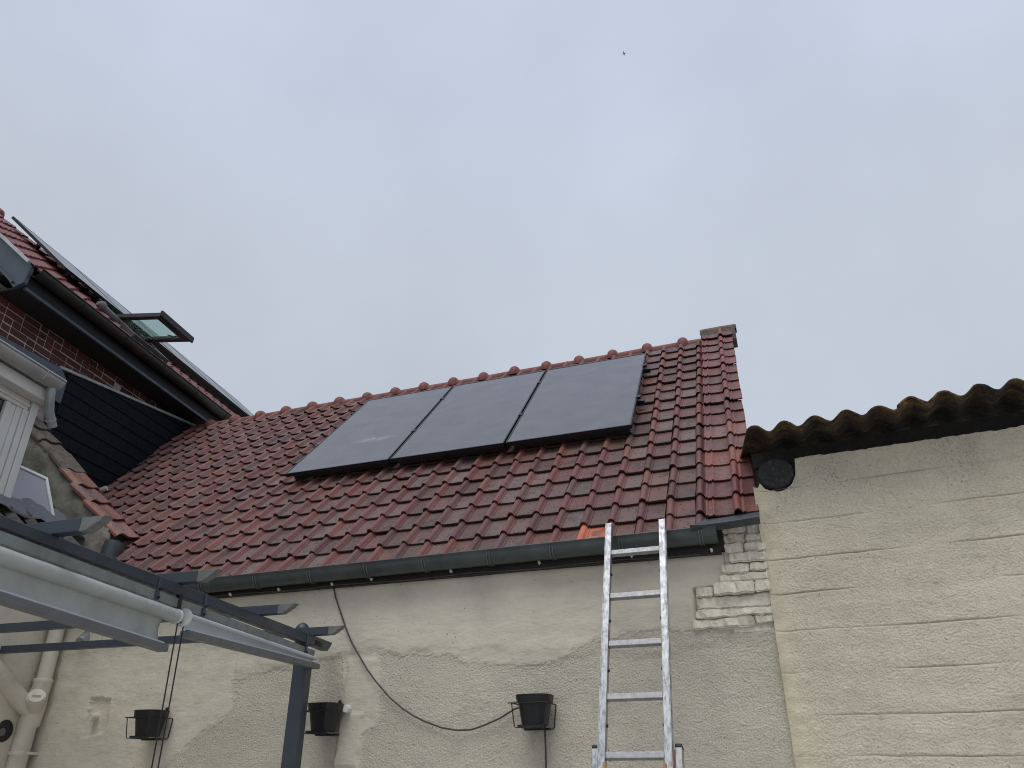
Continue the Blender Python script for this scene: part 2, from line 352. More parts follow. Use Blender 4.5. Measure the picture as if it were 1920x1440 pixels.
def wall_disp(x, z):
    jx = x + .03 * noise.noise((x * 9, z * 9, 3)) + .012 * noise.noise((x * 30, z * 30, 8)); jz = z + .03 * noise.noise((x * 9, z * 9, 7)) + .012 * noise.noise((x * 30, z * 30, 1))
    hit = 0
    for dx, dz in ((0, 0), (.02, 0), (-.02, 0), (0, .02), (0, -.02)):
        if any(inpoly(jx + dx, jz + dz, P) for P in ROUGH): hit += 1
    co = hit / 5
    # seam of the upper coat, a lip hanging over the lower one
    zb = 2.33 + .05 * math.sin(x * 2.1 + .6) + .03 * noise.noise((x * 4, 0, 2))
    if x < -3.8: zb = 2.50 - .02 * (x + 5.5) + .02 * noise.noise((x * 5, 0, 4))
    up = 1 / (1 + math.exp(-(jz - zb) / .012))
    d = .011 * up + .006 * fbm((x * 2.2, z * 2.2, 0)) + .004 * noise.noise((x * 5 + z * 3, z * 13 - x * 2, 5)) * (1 - .6 * co)
    d += co * (.0030 * noise.noise((x * 38, z * 38, 1)) + .0012 * noise.noise((x * 80, z * 80, 4)) - .001)
    d += .0016 * noise.noise((x * 22, z * 40, 9)) * (1 - co)
    if inpoly(x + .008 * noise.noise((x * 40, z * 40, 2)), z + .008 * noise.noise((x * 40, z * 40, 6)), NICHE): d -= .022
    # smooth chased strip, boarded over, lower part proud
    xs = -2.885 + (2.34 - z) * -.055
    if 1.0 < z < 2.33 and xs < x < xs + .2:
        d += .006
        if 1.69 < z < 2.0 and x < xs + .16: d += .010
    if (x > -.36 and z > 2.39) or (x > -.565 and 2.40 < z < 2.63): d -= .04
    if x > -.30: d += .02 * ((x + .30) / .18) ** 2 * (1 if z < 2.37 else 0)
    return d, co
xs = [-5.62 + i * .0115 for i in range(int(5.52 / .0115) + 1)]
zs = [0, .5, 1.0, 1.4, 1.55] + [1.6 + i * .0115 for i in range(int((2.835 - 1.6) / .0115) + 1)]
g = G(); vs_, co_, fi_ = [], [], []
for z in zs:
    for x in xs:
        d, c = wall_disp(x, z); vs_.append((x, D - d, z)); co_.append(c); fi_.append(max(0, 1 - abs(x + .13) / .06) * .6)
nx = len(xs)
g.add(vs_, [(j * nx + i, j * nx + i + 1, (j + 1) * nx + i + 1, (j + 1) * nx + i) for j in range(len(zs) - 1) for i in range(nx - 1)], True)
g.att = {'coarse': co_, 'fillet': fi_, 'stain': [0.0] * len(co_)}
g.build('wall', MAT['render'], ob)
g = G(); g.box((-7.35, 4.80, 0), (-.10, 10.1, 2.86)); g.build('wall_core', MAT['side'], ob)
g = G(); g.tube([(-4.992, D + .02, 2.03), (-4.985, D - .045, 2.022)], .02, 8, True, [.03, .022]); g.build('wall_knob', MAT['pipepaint'], ob)
g = G(); g.tube([(-2.905, D, 2.03), (-2.90, D - .05, 2.03)], .012, 8); g.tube([(-2.86, D, 2.022), (-2.845, D - .06, 2.02)], .024, 10, True, [.03, .021]); g.build('hose_knob', MAT['whiteclip'], ob)
g = G(); g.tube([(-5.26, D + .05, 2.66), (-5.25, D - .05, 2.56)], .045, 12); g.build('pipe_stub', MAT['zinc_cap'], ob)

# pier of painted bricks at the right end, bricks one by one
BR = [  # x0, x1, z0, z1, how far proud
    (-.352, -.215, 2.935, 2.985, .035), (-.210, -.112, 2.925, 2.985, .030), (-.352, -.225, 2.875, 2.93, .020), (-.222, -.112, 2.872, 2.92, .034),
    (-.352, -.245, 2.808, 2.868, .030), (-.236, -.112, 2.812, 2.866, .034), (-.330, -.115, 2.755, 2.806, .040), (-.385, -.225, 2.693, 2.750, .030),
    (-.222, -.116, 2.700, 2.750, .034), (-.400, -.118, 2.645, 2.690, .030), (-.445, -.205, 2.572, 2.642, .052), (-.203, -.120, 2.575, 2.640, .046),
    (-.545, -.450, 2.565, 2.630, .030), (-.550, -.122, 2.495, 2.566, .018), (-.562, -.124, 2.448, 2.492, .030), (-.585, -.235, 2.392, 2.444, .024), (-.232, -.126, 2.400, 2.446, .020)]
pier = bpy.data.objects.new('brick_pier', None); COL.objects.link(pier); pier.parent = ob; pier.matrix_parent_inverse = wm(ob).inverted()
for i, (x0, x1, z0, z1, pr) in enumerate(BR):
    bm = bmesh.new(); bmesh.ops.create_cube(bm, size=1)
    for v in bm.verts: v.co = Vector((v.co.x * (x1 - x0 - .001), v.co.y * .16, v.co.z * (z1 - z0 + .001)))
    bmesh.ops.bevel(bm, geom=bm.edges[:], offset=.007, segments=2, affect='EDGES')
    le = [e for e in bm.edges if abs(e.verts[0].co.x - e.verts[1].co.x) > .04]
    bmesh.ops.subdivide_edges(bm, edges=le, cuts=13, use_grid_fill=True)
    c = Vector(((x0 + x1) / 2, D + .08 - pr * 1.25 - random.uniform(0, .012), (z0 + z1) / 2))
    for v in bm.verts:
        p = v.co + c
        v.co += Vector((.008 * noise.noise(p * 21), .014 * noise.noise(p * 19) + .009 * noise.noise(p * 55), .010 * noise.noise(p * 17 + Vector((5, 0, 0))) + .004 * noise.noise(p * 60)))
    bm.normal_update(); me = bpy.data.meshes.new('brick'); bm.to_mesh(me); bm.free(); me.materials.append(MAT['brickpaint'])
    me.polygons.foreach_set('use_smooth', [False] * len(me.polygons))
    put('brick', me, Matrix.Translation(c), pier)
g = G(); g.box((-.36, D - .010, 2.36), (-.105, D + .06, 2.99)); g.box((-.55, D - .010, 2.38), (-.3605, D + .06, 2.62)); g.build('pier_mortar', MAT['brickpaint'], pier, .004)

# fascia, gutter and its straps
g = G(); g.box((-5.6, 4.70, 2.815), (-.372, 4.78, 2.955)); g.build('fascia_board', MAT['fascia'], ob)
g = G(); g.box((-.372, 4.705, 2.83), (-.352, 4.80, 3.0)); g.build('fascia_end', MAT['timber'], ob)
GL, GR = (-5.5, 4.648, 2.912), (-.376, 4.648, 2.940)
prof = [(0, math.cos(t) * .066, -math.sin(t) * .078) for t in [math.pi * k / 12 for k in range(13)]]
prof = [(0, .066, .03)] + prof + [(0, -.070, .004), (0, -.074, .009), (0, -.070, .014), (0, -.064, .010)]
inner = [(0, y * .965, z + .003) for _, y, z in prof[::-1][4:]]
g = G(); g.sweep(prof + inner, GL, GR, True, False); g.sm = [True] * len(g.sm)
g.add([Vector(GR) + Vector((-.002, y, z)) for _, y, z in prof[1:14]], [tuple(range(13))])
gut = g.build('gutter', MAT['zinc'], ob)
for x in (-5.0, -4.55, -4.105, -3.629, -3.177, -2.726, -2.29, -1.826, -1.398, -.955, -.469):
    zc = GL[2] + (GR[2] - GL[2]) * (x - GL[0]) / (GR[0] - GL[0]); g = G()
    for dx in (-.009, .009):
        g.tube([(x + dx, 4.648 + math.cos(t) * .069, zc - math.sin(t) * .081) for t in [math.pi * (.02 + .96 * k / 12) for k in range(13)]], .0045, 5)
    g.build('gutter_strap', MAT['zinc_strap'], gut)

# deck under the tiles
g = G(); hb = -.03
x0, x1 = -7.4, -.40
P = lambda x: [roofp(x, -.04, hb), roofp(x, 4.0, hb), Vector((x, 10.1, 2.9)), Vector((x, 4.85, 2.83))]
g.prism(P(x0), (x1 - x0, 0, 0)); deck = g.build('roof_deck', MAT['darkgap'], ob)

# one tile: roll on its left, flat pan on its right
TW, GA = .1876, .2386
def tile_geo(w=TW, length=.268, lift=.024, roll=True, left_rib=False):
    if roll:
        pr = [(-.002, -.004, .2), (.003, .015, .0), (.013, .028, .0), (.026, .033, .0), (.039, .028, .0), (.049, .015, .0), (.053, .000, .5), (.0575, .000, .5), (.059, .0055, .0), (.064, .0055, .0), (.066, .000, .8), (.12, -.0005, 1), (w - .004, .000, 1)]
    g = G(); T = .017; vs = []; pan = []; edge = []
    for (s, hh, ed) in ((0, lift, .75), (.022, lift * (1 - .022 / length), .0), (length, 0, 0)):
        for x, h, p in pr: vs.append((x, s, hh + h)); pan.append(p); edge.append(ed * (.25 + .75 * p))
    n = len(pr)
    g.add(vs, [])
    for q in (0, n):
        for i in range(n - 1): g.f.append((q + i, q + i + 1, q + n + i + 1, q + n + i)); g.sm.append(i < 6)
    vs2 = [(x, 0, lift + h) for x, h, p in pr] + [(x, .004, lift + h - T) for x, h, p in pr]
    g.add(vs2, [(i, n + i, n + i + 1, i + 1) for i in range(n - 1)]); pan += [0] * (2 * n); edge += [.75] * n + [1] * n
    # right flank
    g.add([vs[n - 1], vs[3 * n - 1], (pr[-1][0], length, -T), (pr[-1][0], .004, lift - T)], [(0, 1, 2, 3)]); pan += [0] * 4; edge += [.3] * 4
    g.att = {'pan': pan, 'edge': edge}
    return g
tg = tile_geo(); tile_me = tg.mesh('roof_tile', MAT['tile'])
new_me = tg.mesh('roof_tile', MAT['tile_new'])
def frame_at(x, s, jit=0):
    p = roofp(x, s); k = -.018 * max(0, min(1, (x + 5) / 4.5))
    ex = Vector((1, 0, 0)); es = Vector((k, CS, SN)).normalized(); en = ex.cross(es).normalized(); ex = es.cross(en)
    m = Matrix((ex, es, en)).transposed().to_4x4(); m.translation = p
    if jit:
        m = m @ Matrix.Translation((random.gauss(0, .002), random.gauss(0, .0045), abs(random.gauss(0, .0024)))) @ Matrix.Rotation(random.gauss(0, .011), 4, 'Z') @ Matrix.Rotation(random.gauss(0, .010), 4, 'X') @ Matrix.Rotation(random.gauss(0, .006), 4, 'Y')
    return m
cells = []
for r in range(17):
    s = -.068 + GA * r
    for c in range(37):
        x = -.4728 - .026 - TW * (c + 1)      # left edge of the tile; roll centre 26 mm in
        xl = OA.x - (E0.y + s * CS - OA.y) * math.tan(a_)
        if x + TW < xl - .05: continue
        if s < .42 and x < -5.62: continue
        if 2.0 < s < 3.30 and -4.1 < x < -1.35: continue          # under the solar panels
        p = roofp(x, s); d = (p - cam.location).length
        hid = (1.65 < s < 3.5 and -4.3 < x < -1.2)
        cells.append(((d + (9 if hid else 0)), x, s, r, c))
cells.sort()
rest = G(); rp, re_, rt = [], [], []
for i, (d, x, s, r, c) in enumerate(cells):
    m = frame_at(x, s, 1)
    isnew = (r == 0 and c == 3)
    if i < 296 or isnew:
        t = put('roof_tile', new_me if isnew else tile_me, m, deck)
        if isnew: t['label'] = 'bright orange new roof tile at the eave beside the ladder'
    else:
        tv = random.random()
        n0 = len(tg.v); rest.add([m @ Vector(v) for v in tg.v], tg.f); rest.sm[-len(tg.f):] = tg.sm
        rp += tg.att['pan']; re_ += tg.att['edge']; rt += [tv] * n0
rest.att = {'pan': rp, 'edge': re_, 'tint': rt}
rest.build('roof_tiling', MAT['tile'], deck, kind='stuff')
# last narrow tile against the raised verge
ng = G(); nn = 14
half = [(-.002, .000), (.004, .016), (.014, .028), (.026, .032), (.038, .028), (.048, .016), (.054, .002), (.095, .002)]
vs = [(x, 0, .020 + h) for x, h in half] + [(x, .268, h) for x, h in half] + [(x, .004, .007 + h) for x, h in half]; n = len(half)
ng.add(vs[:2 * n], [(i, i + 1, n + i + 1, n + i) for i in range(n - 1)], True); ng.add(vs[:n] + vs[2 * n:], [(i, n + i, n + i + 1, i + 1) for i in range(n - 1)])
ng.att = {'pan': [0] * (4 * n), 'edge': [0] * (2 * n) + [.5] * n + [1] * n}
nme = ng.mesh('narrow_tile', MAT['tile'])
for r in range(17): put('narrow_tile', nme, frame_at(-.4728 - .026, -.068 + GA * r, 1), deck)

# raised verge strip: wide tile with double rib, pan, roll, half pan
VH = .055
vp = [(0, -.055, .2), (0, .004, 0), (.006, .012, 0), (.013, .012, 0), (.019, .003, .5), (.040, .003, .6), (.046, .010, 0), (.053, .010, 0), (.058, .001, .6), (.12, -.003, .8), (.165, .000, .8), (.170, .012, 0), (.178, .027, 0), (.192, .034, 0), (.206, .027, 0), (.214, .012, 0), (.219, .001, 0), (.229, .009, 0), (.234, .009, 0), (.238, .001, .5), (.30, .001, .4), (.312, .003, .1), (.312, -.025, .1)]
vg = G(); n = len(vp); L_ = .268
vs = [(x, 0, VH + .020 + h) for x, h, p in vp] + [(x, L_, VH + h) for x, h, p in vp] + [(x, .004, VH + .007 + h) for x, h, p in vp]
vg.add(vs[:2 * n], [(i, i + 1, n + i + 1, n + i) for i in range(n - 1)], True)
vg.add(vs[:n] + vs[2 * n:], [(i, n + i, n + i + 1, i + 1) for i in range(1, n - 2)])
vg.att = {'pan': [p for *_, p in vp] * 2 + [0] * (2 * n), 'edge': [0] * (2 * n) + [.5] * n + [1] * n}
vme = vg.mesh('verge_tile', MAT['verge'])
for r in range(17):
    put('verge_tile', vme, frame_at(-.430, .030 + GA * r - .001 * r, 1), deck)
g = G(); g.prism([roofp(-.42, .10, .045), roofp(-.42, 4.12, .045), roofp(-.42, 4.12, -.04), roofp(-.42, .10, -.04)], (.27, 0, 0)); g.build('verge_core', MAT['darkgap'], deck)

# ridge tiles with a domed collar at each joint
def ridge_geo(L=.395, r=.054, col=True):
    st = [(0, r), (L - .15, r * 1.03)]
    if col: st += [(L - .118, r * 1.06), (L - .110, r * 1.45), (L - .092, r * 1.75), (L - .062, r * 1.92), (L - .032, r * 1.75), (L - .014, r * 1.45), (L - .006, r * 1.06), (L, r)]
    else: st += [(L, r)]
    g = G(); K = 11
    vs = [(x, -math.cos(math.pi * (k / (K - 1) * 1.24 - .12)) * rr * 1.05, math.sin(math.pi * (k / (K - 1) * 1.24 - .12)) * rr) for x, rr in st for k in range(K)]
    g.add(vs, [(i * K + k, (i + 1) * K + k, (i + 1) * K + k + 1, i * K + k + 1) for i in range(len(st) - 1) for k in range(K - 1)], True)
    g.add(vs[:K], [tuple(range(K))]); g.add(vs[-K:], [tuple(range(K))])
    return g
rme = ridge_geo().mesh('ridge_tile', MAT['ridge'])
top = roofp(0, 4.0)
for k in range(17):
    x = -.711 + .07 - .395 - .3955 * k
    if k == 0: pass
    put('ridge_tile', rme, Matrix.Translation((x - .018 * 4 * max(0, min(1, (x + 5) / 4.5)) + .05, top.y + .02, top.z - .005)) @ Matrix.Rotation(random.gauss(0, .008), 4, 'Y'), ob)
lm = ridge_geo(.24, .054, False).mesh('ridge_tile', MAT['ridge']); put('ridge_tile', lm, Matrix.Translation((-.695, top.y + .02, top.z - .005)), ob)
cm = ridge_geo(.385, .055, False).mesh('ridge_tile', MAT['ridge_moss'])
tp = roofp(-.42, 4.185, .035)
o = put('ridge_tile', cm, Matrix.Translation((tp.x - .03, tp.y + .01, tp.z)), ob); o['label'] = 'mossy raised ridge tile capping the verge strip'
g = G(); g.prism([(-.513, top.y - .07, top.z - .06), (-.513, top.y - .03, top.z + .10), (-.513, top.y + .10, top.z + .10), (-.513, top.y + .14, top.z - .06)], (.36, 0, 0)); g.build('verge_end', MAT['mosstile'], ob)
# lead apron under the verge strip
g = G()
lead = [(-.50, -.01, .055), (-.44, .03, .06), (-.30, .035, .062), (-.12, .05, .066)]
A_ = [roofp(x, s, h) + Vector((0, -.005, 0)) for x, s, h in lead]
Bq = [p + Vector((.0, -.085, -.055)) for p in A_]; Bq[0] += Vector((-.02, .0, .03)); Cq = [p + Vector((0, .05, -.03)) for p in Bq]
g.add(A_ + Bq + Cq, [(i, i + 1, 5 + i, 4 + i) for i in range(3)] + [(4 + i, 5 + i, 9 + i, 8 + i) for i in range(3)], False)
o = g.build('lead_flashing', MAT['lead'], ob, .006); sol = o.modifiers.new('thick', 'SOLIDIFY'); sol.thickness = .012

# ------------------------------------------------------------------ solar panels on the roof
PW = (-.978 + 4.296) / 3
pm = {}
for i in range(3):
    x0 = -4.296 + PW * i; w = PW - .018; s0, s1 = 1.545, 3.475; h0, h1 = .105, .14
    c = roofp(x0 + w / 2, (s0 + s1) / 2, .09)
    t = thing('solar_panel', ['left solar panel with a pale smear, farthest from the ladder', 'middle solar panel of the three on the tiled roof', 'right solar panel beside the bare tiles and raised verge'][i], 'solar panel', c, 'solar panels on the tiled roof')
    q = lambda x, s, h: roofp(x, s, h)
    g = G()
    for (xa, xb, sa, sb) in ((x0, x0 + w, s0, s0 + .012), (x0, x0 + w, s1 - .012, s1), (x0, x0 + .012, s0 + .0125, s1 - .0125), (x0 + w - .012, x0 + w, s0 + .0125, s1 - .0125)):
        g.box8([q(xa, sa, h0), q(xb, sa, h0), q(xb, sb, h0), q(xa, sb, h0), q(xa, sa, h1), q(xb, sa, h1), q(xb, sb, h1), q(xa, sb, h1)])
    g.build('frame', MAT['frame_black'], t)
    g = G(); xa, xb, sa, sb = x0 + .0125, x0 + w - .0125, s0 + .0125, s1 - .0125
    g.box8([q(xa, sa, h1 - .012), q(xb, sa, h1 - .012), q(xb, sb, h1 - .012), q(xa, sb, h1 - .012), q(xa, sa, h1 - .003), q(xb, sa, h1 - .003), q(xb, sb, h1 - .003), q(xa, sb, h1 - .003)])
    g.build('glass', MAT['pv_smear'] if i == 0 else MAT['pv'], t)
    g = G(); g.box8([q(x0 + .05, s0 + .05, .05), q(x0 + w - .03, s0 + .05, .05), q(x0 + w - .03, s0 + .07, .05), q(x0 + .05, s0 + .07, .05), q(x0 + .05, s0 + .05, .1045), q(x0 + w - .03, s0 + .05, .1045), q(x0 + w - .03, s0 + .07, .1045), q(x0 + .05, s0 + .07, .1045)]); g.build('gap_shade_strip', MAT['frame_black'], t)  # added black strip standing in for the shadow under the panel's lower edge
    for s in (s0 + .62, s0 + 1.5):
        xe = [x0 + w + .009] if i < 2 else [x0 + w + .01]
        for xx in xe:
            g = G(); g.box8([q(xx - .02, s, h1 - .02), q(xx + .02, s, h1 - .02), q(xx + .02, s + .05, h1 - .02), q(xx - .02, s + .05, h1 - .02), q(xx - .02, s, h1 + .006), q(xx + .02, s, h1 + .006), q(xx + .02, s + .05, h1 + .006), q(xx - .02, s + .05, h1 + .006)])
            g.build('clamp', MAT['frame_black'], t, .003)
        if i == 0:
            g = G(); xx = x0 - .008; g.box8([q(xx - .02, s, h1 - .03), q(xx + .01, s, h1 - .03), q(xx + .01, s + .05, h1 - .03), q(xx - .02, s + .05, h1 - .03), q(xx - .02, s, h1 + .004), q(xx + .01, s, h1 + .004), q(xx + .01, s + .05, h1 + .004), q(xx - .02, s + .05, h1 + .004)])
            g.build('clamp', MAT['frame_black'], t, .003)
for s, lb in ((1.545 + .62, 'lower black mounting rail under the solar panels'), (1.545 + 1.5, 'upper black mounting rail under the solar panels')):
    g = G(); xa, xb = -4.33, -.94
    g.box8([roofp(xa, s, .06), roofp(xb, s, .06), roofp(xb, s + .05, .06), roofp(xa, s + .05, .06), roofp(xa, s, .103), roofp(xb, s, .103), roofp(xb, s + .05, .103), roofp(xa, s + .05, .103)])
    o = g.build('mounting_rail', MAT['frame_black'], None, .002, roofp(-2.7, s, .05)); tag(o, lb, 'rail', 'solar mounting rails')

# ------------------------------------------------------------------ block wall on the right
bw = thing('block_wall', 'cream painted concrete block wall with visible courses, right of the ladder', 'wall', FR(1.5, 0, 0))
ZC = [0, .55, 1.14, 1.52, 1.715, 1.91, 2.130, 2.350, 2.555, 2.755, 2.975, 3.18, 3.37]
def zline(k, x): return ZC[k] + (.007 * noise.noise((x * 1.3, k * 3.1, 0)) + .004 * noise.noise((x * 9, k * 2.7, 4)) if 3 <= k < 12 else 0)
def ztop(x):
    t = 3.362 + .010 * noise.noise((x * 7, 1, 0)) + .006 * noise.noise((x * 31, 2, 0)) - .012 * (x - .26)
    if x < .262:
        t = 3.285 - math.sqrt(max(0, .115 ** 2 - (x - .139) ** 2)) * 1.0 + .012 * noise.noise((x * 40, 5, 0)) if abs(x - .139) < .113 else (3.19 if x < .03 else 3.355)
        if x < .03: t = 3.20
    return t
XS = [i * .0125 for i in range(0, 161)] + [2.0 + i * .08 for i in range(1, 45)]
def bdisp(x, z, edge, k):
    d = .010 * fbm((x * 1.7, z * 1.7, 5)) + .0028 * noise.noise((x * 36, z * 36, 1)) + .0012 * noise.noise((x * 78, z * 78, 3)) + .005 * noise.noise((x * 3, z * 14, 2))
    e = max(0, min(1, .50 + 1.5 * noise.noise((x * 1.9, k * 5.3, 11))))
    d -= .009 * edge * e
    for xj, kj in ((.62, 6), (1.08, 8), (.86, 7), (.45, 9), (1.32, 5), (.70, 4), (1.62, 6), (1.5, 9)):
        if k == kj and abs(x - xj - .006 * noise.noise((z * 20, xj, 0))) < .010: d -= .006 * max(0, .4 + noise.noise((xj * 9, z * 11, 3)))
    fil = max(0, 1 - x / (.12 + .07 * noise.noise((x * 4, z * 4, 0)) + .05 * max(0, (2.9 - z))))
    d += .012 * fil * noise.noise((x * 16, z * 9, 4))
    d += .05 * max(0, 1 - x / .07) ** 2
    return d, fil
for k in range(len(ZC) - 1):
    top_c = k == len(ZC) - 2
    n = max(2, int((ZC[k + 1] - ZC[k]) / .0125)) if ZC[k] >= 1.5 else 4
    FS = [0] + ([.0045 / (ZC[k + 1] - ZC[k])] if k > 2 else []) + [q / n for q in range(1, n)] + ([1 - .0045 / (ZC[k + 1] - ZC[k])] if k > 2 else []) + [1]; n = len(FS) - 1
    g = G(); vs_ = []; co_ = []; fi_ = []; st_ = []; pi_ = []
    for j in range(n + 1):
        f = FS[j]
        for x in XS:
            za, zb = zline(k, x), (ztop(x) if top_c else zline(k + 1, x))
            if not top_c and ztop(x) < zb: zb = max(za, ztop(x))
            if top_c and zb < za: zb = za
            z = za + (zb - za) * f
            ed = 1.0 if (j in (0, n) and not (top_c and j == n)) else 0
            # joints show above the course and below it
            d, fl = bdisp(x, z, ed, k + (1 if j == n else 0))
            vs_.append(FR(x, d, z)); fi_.append(min(1, fl * 1.6)); co_.append(max(.15, .95 - .8 * fl))
            st = max(0, min(1, (z - 2.75) / .45)) * max(0, min(1, .25 + 1.4 * noise.noise((x * 2.3, z * 2.3, 21)))) + (.4 if x < .5 and z > 3.0 else 0) * max(0, noise.noise((x * 8, z * 8, 2)) + .3)
            st_.append(min(1, st)); pi_.append(ed * max(0, min(.5, .05 + 1.5 * noise.noise((x * 6, k * 3.3, 31)))))
    nx = len(XS)
    g.add(vs_, [(j * nx + i, j * nx + i + 1, (j + 1) * nx + i + 1, (j + 1) * nx + i) for j in range(n) for i in range(nx - 1)], True)
    g.att = {'coarse': co_, 'fillet': fi_, 'stain': st_, 'pit': pi_}
    g.build('block_course', MAT['block'], bw)
g = G(); g.fbox(FR, (.26, -.24, 0), (5.5, -.035, 3.31)); g.fbox(FR, (-.02, -.24, 0), (.26, -.035, 3.13)); g.build('wall_core', MAT['block'], bw)

# corrugated sheets over it
cr = thing('corrugated_roof', 'mossy brown corrugated fibre cement roof edge above the block wall', 'roof', FR(1.5, .1, 3.45))
def wave(x): return .0235 * math.cos(2 * math.pi * (x - .085) / .1705)
def sheet(xa, xb, lift, o0):
    g = G(); n = int((xb - xa) / .0142); rows = [o0, o0 - .06, .12, 0, -.3, -1.0, -2.2]; vs = []
    for o_ in rows:
        for i in range(n + 1):
            x = xa + (xb - xa) * i / n
            p = Vector((x * 20, o_ * 20, lift))
            sk = -.22 * (.26 - o_) * max(0, 1 - (x - xa) / .5) if xa < .1 else 0
            vs.append(FR(x + sk + .004 * noise.noise(p), o_ + (.022 * noise.noise((x * 9, 0, lift)) + .010 * noise.noise((x * 33, 0, lift)) if o_ == o0 else 0), 3.478 + lift + wave(x) + (.26 - o_) * math.tan(R(9)) + .009 * noise.noise(p * .35)))
    m = n + 1
    g.add(vs, [(j * m + i, j * m + i + 1, (j + 1) * m + i + 1, (j + 1) * m + i) for j in range(len(rows) - 1) for i in range(n)], True)
    o = g.build('corrugated_sheet', MAT['fibre'], cr); s = o.modifiers.new('thick', 'SOLIDIFY'); s.thickness = .011; s.offset = 1
    return o
sheet(.045, .955, 0, .255); sheet(.875, 1.90, .016, .262); sheet(1.82, 2.85, .004, .25); sheet(2.77, 3.8, .018, .255)
g = G(); g.fbox(FR, (.0, -.6, 3.372), (4.5, -.10, 3.47)); g.build('wall_plate', MAT['timber'], cr)
g = G(); g.fbox(FR, (.004, -1.2, 3.0), (.05, -.12, 3.46)); g.build('end_board', MAT['timber'], cr)
bm_ = G(); K = 28; rings = [(-.9, .098), (-.02, .100), (.012, .098), (.026, .090)]
vs = []
for o_, rr in rings:
    for k in range(K):
        a = 2 * math.pi * k / K; r2 = rr * (1 + .05 * noise.noise((math.cos(a) * 1.5, math.sin(a) * 1.5, 3)))
        vs.append(FR(.139 + 1.06 * r2 * math.cos(a), o_, 3.282 + .94 * r2 * math.sin(a)))
bm_.add(vs, [(i * K + k, i * K + (k + 1) % K, (i + 1) * K + (k + 1) % K, (i + 1) * K + k) for i in range(3) for k in range(K)], True)
bm_.add(vs[-K:], [tuple(range(K))])
o = bm_.build('log_purlin', MAT['log'], None, 0, FR(.139, -.4, 3.282)); tag(o, 'round dark weathered log end poking out under the corrugated roof', 'log')

# ------------------------------------------------------------------ brick house behind on the left
bh = thing('brick_house', 'dark red brick house with slate hung wall and steep tiled roof, upper left', 'building', FA(-1, -2, 0))
g = G(); g.fbox(FA, (-2.75, -4.0, 0), (6, -.135, 6.05)); hw = g.build('wall', MAT['mortar'], bh)
bg_ = G(); bg_.box((-.104, -.06, -.0325), (.104, .0, .0325)); bme = bg_.mesh('brick', MAT['brick'])
bs_ = G(); bs_.box((-.049, -.06, -.0325), (.049, .0, .0325)); bhe = bs_.mesh('brick', MAT['brick'])
rotA = Matrix((VV, UU, Vector((0, 0, 1)))).transposed().to_4x4()
capz = lambda v: 5.525 + (v + 1.73) * (5.90 - 5.525) / 2.43
row = 0; z = 5.36
while z < 6.03:
    v = -2.74 + (.11 if row % 2 else 0); 
    while v < 1.1:
        st = random.random() < .62; w = .208 if st else .098
        if z > min(capz(max(v, -1.73)), 9) - .10 and v + w < 1.1:
            m = rotA.copy(); m.translation = FA(v + w / 2, -.128 + random.gauss(-.002, .0025), z + random.gauss(0, .003))
            put('brick', bme if st else bhe, m @ Matrix.Rotation(random.gauss(0, .006), 4, 'Y'), hw)
        v += w + .012
    z += .0765; row += 1
# slates, one by one, clipped under the capping
def clip(poly, f):
    out_ = []
    for i in range(len(poly)):
        a, b = poly[i], poly[(i + 1) % len(poly)]; fa, fb = f(a), f(b)
        if fa >= 0: out_.append(a)
        if fa * fb < 0: t = fa / (fa - fb); out_.append((a[0] + (b[0] - a[0]) * t, a[1] + (b[1] - a[1]) * t))
    return out_
g = G(); g.add([FA(-1.6, -.012, 3.0), FA(1.3, -.012, 3.0), FA(1.3, -.012, 5.99), FA(-1.6, -.012, 5.5)], [(0, 1, 2, 3)]); 
sw = G(); sw.prism([FA(-1.6, -.012, 3.0), FA(1.3, -.012, 3.0), FA(1.3, -.012, capz(1.3) - .03), FA(-1.6, -.012, capz(-1.6) - .03)], -UU * .1); slw = sw.build('slate_backing', MAT['darkgap'], bh)
k = 0; z = 5.472 + .146 * 3
while z > 4.1:
    v = -1.6 + (.14 if k % 2 else 0) - .28
    while v < .95:
        poly = [(max(v, -1.597) + .002, z), (v + .278, z), (v + .278, z + .165), (max(v, -1.597) + .002, z + .165)]
        if poly[1][0] - poly[0][0] > .02:
            poly = clip(poly, lambda p: capz(p[0]) - .02 - p[1])
            if len(poly) >= 3:
                jz = random.gauss(0, .002); g = G(); tk = .007
                fr = [FA(a, .002 + .012 * (1 - (b - z) / .165), b + jz) for a, b in poly]
                g.prism(fr, -UU * tk); g.build('slate', MAT['slate'], slw)
        v += .28
    z -= .146; k += 1
g = G(); g.bar(FA(-1.74, -.02, capz(-1.74)), FA(1.3, -.02, capz(1.3)), .10, .035); g.build('capping', MAT['zinc_cap'], bh, .006)
g = G(); g.prism([FA(-3.4, .03, 5.15), FA(-1.6, .03, 5.15), FA(-1.6, .03, 5.42), FA(-1.72, .03, 5.515), FA(-3.4, .03, 5.40)], -UU * .03); g.build('metal_cladding', MAT['metal_blue'], bh, .004)
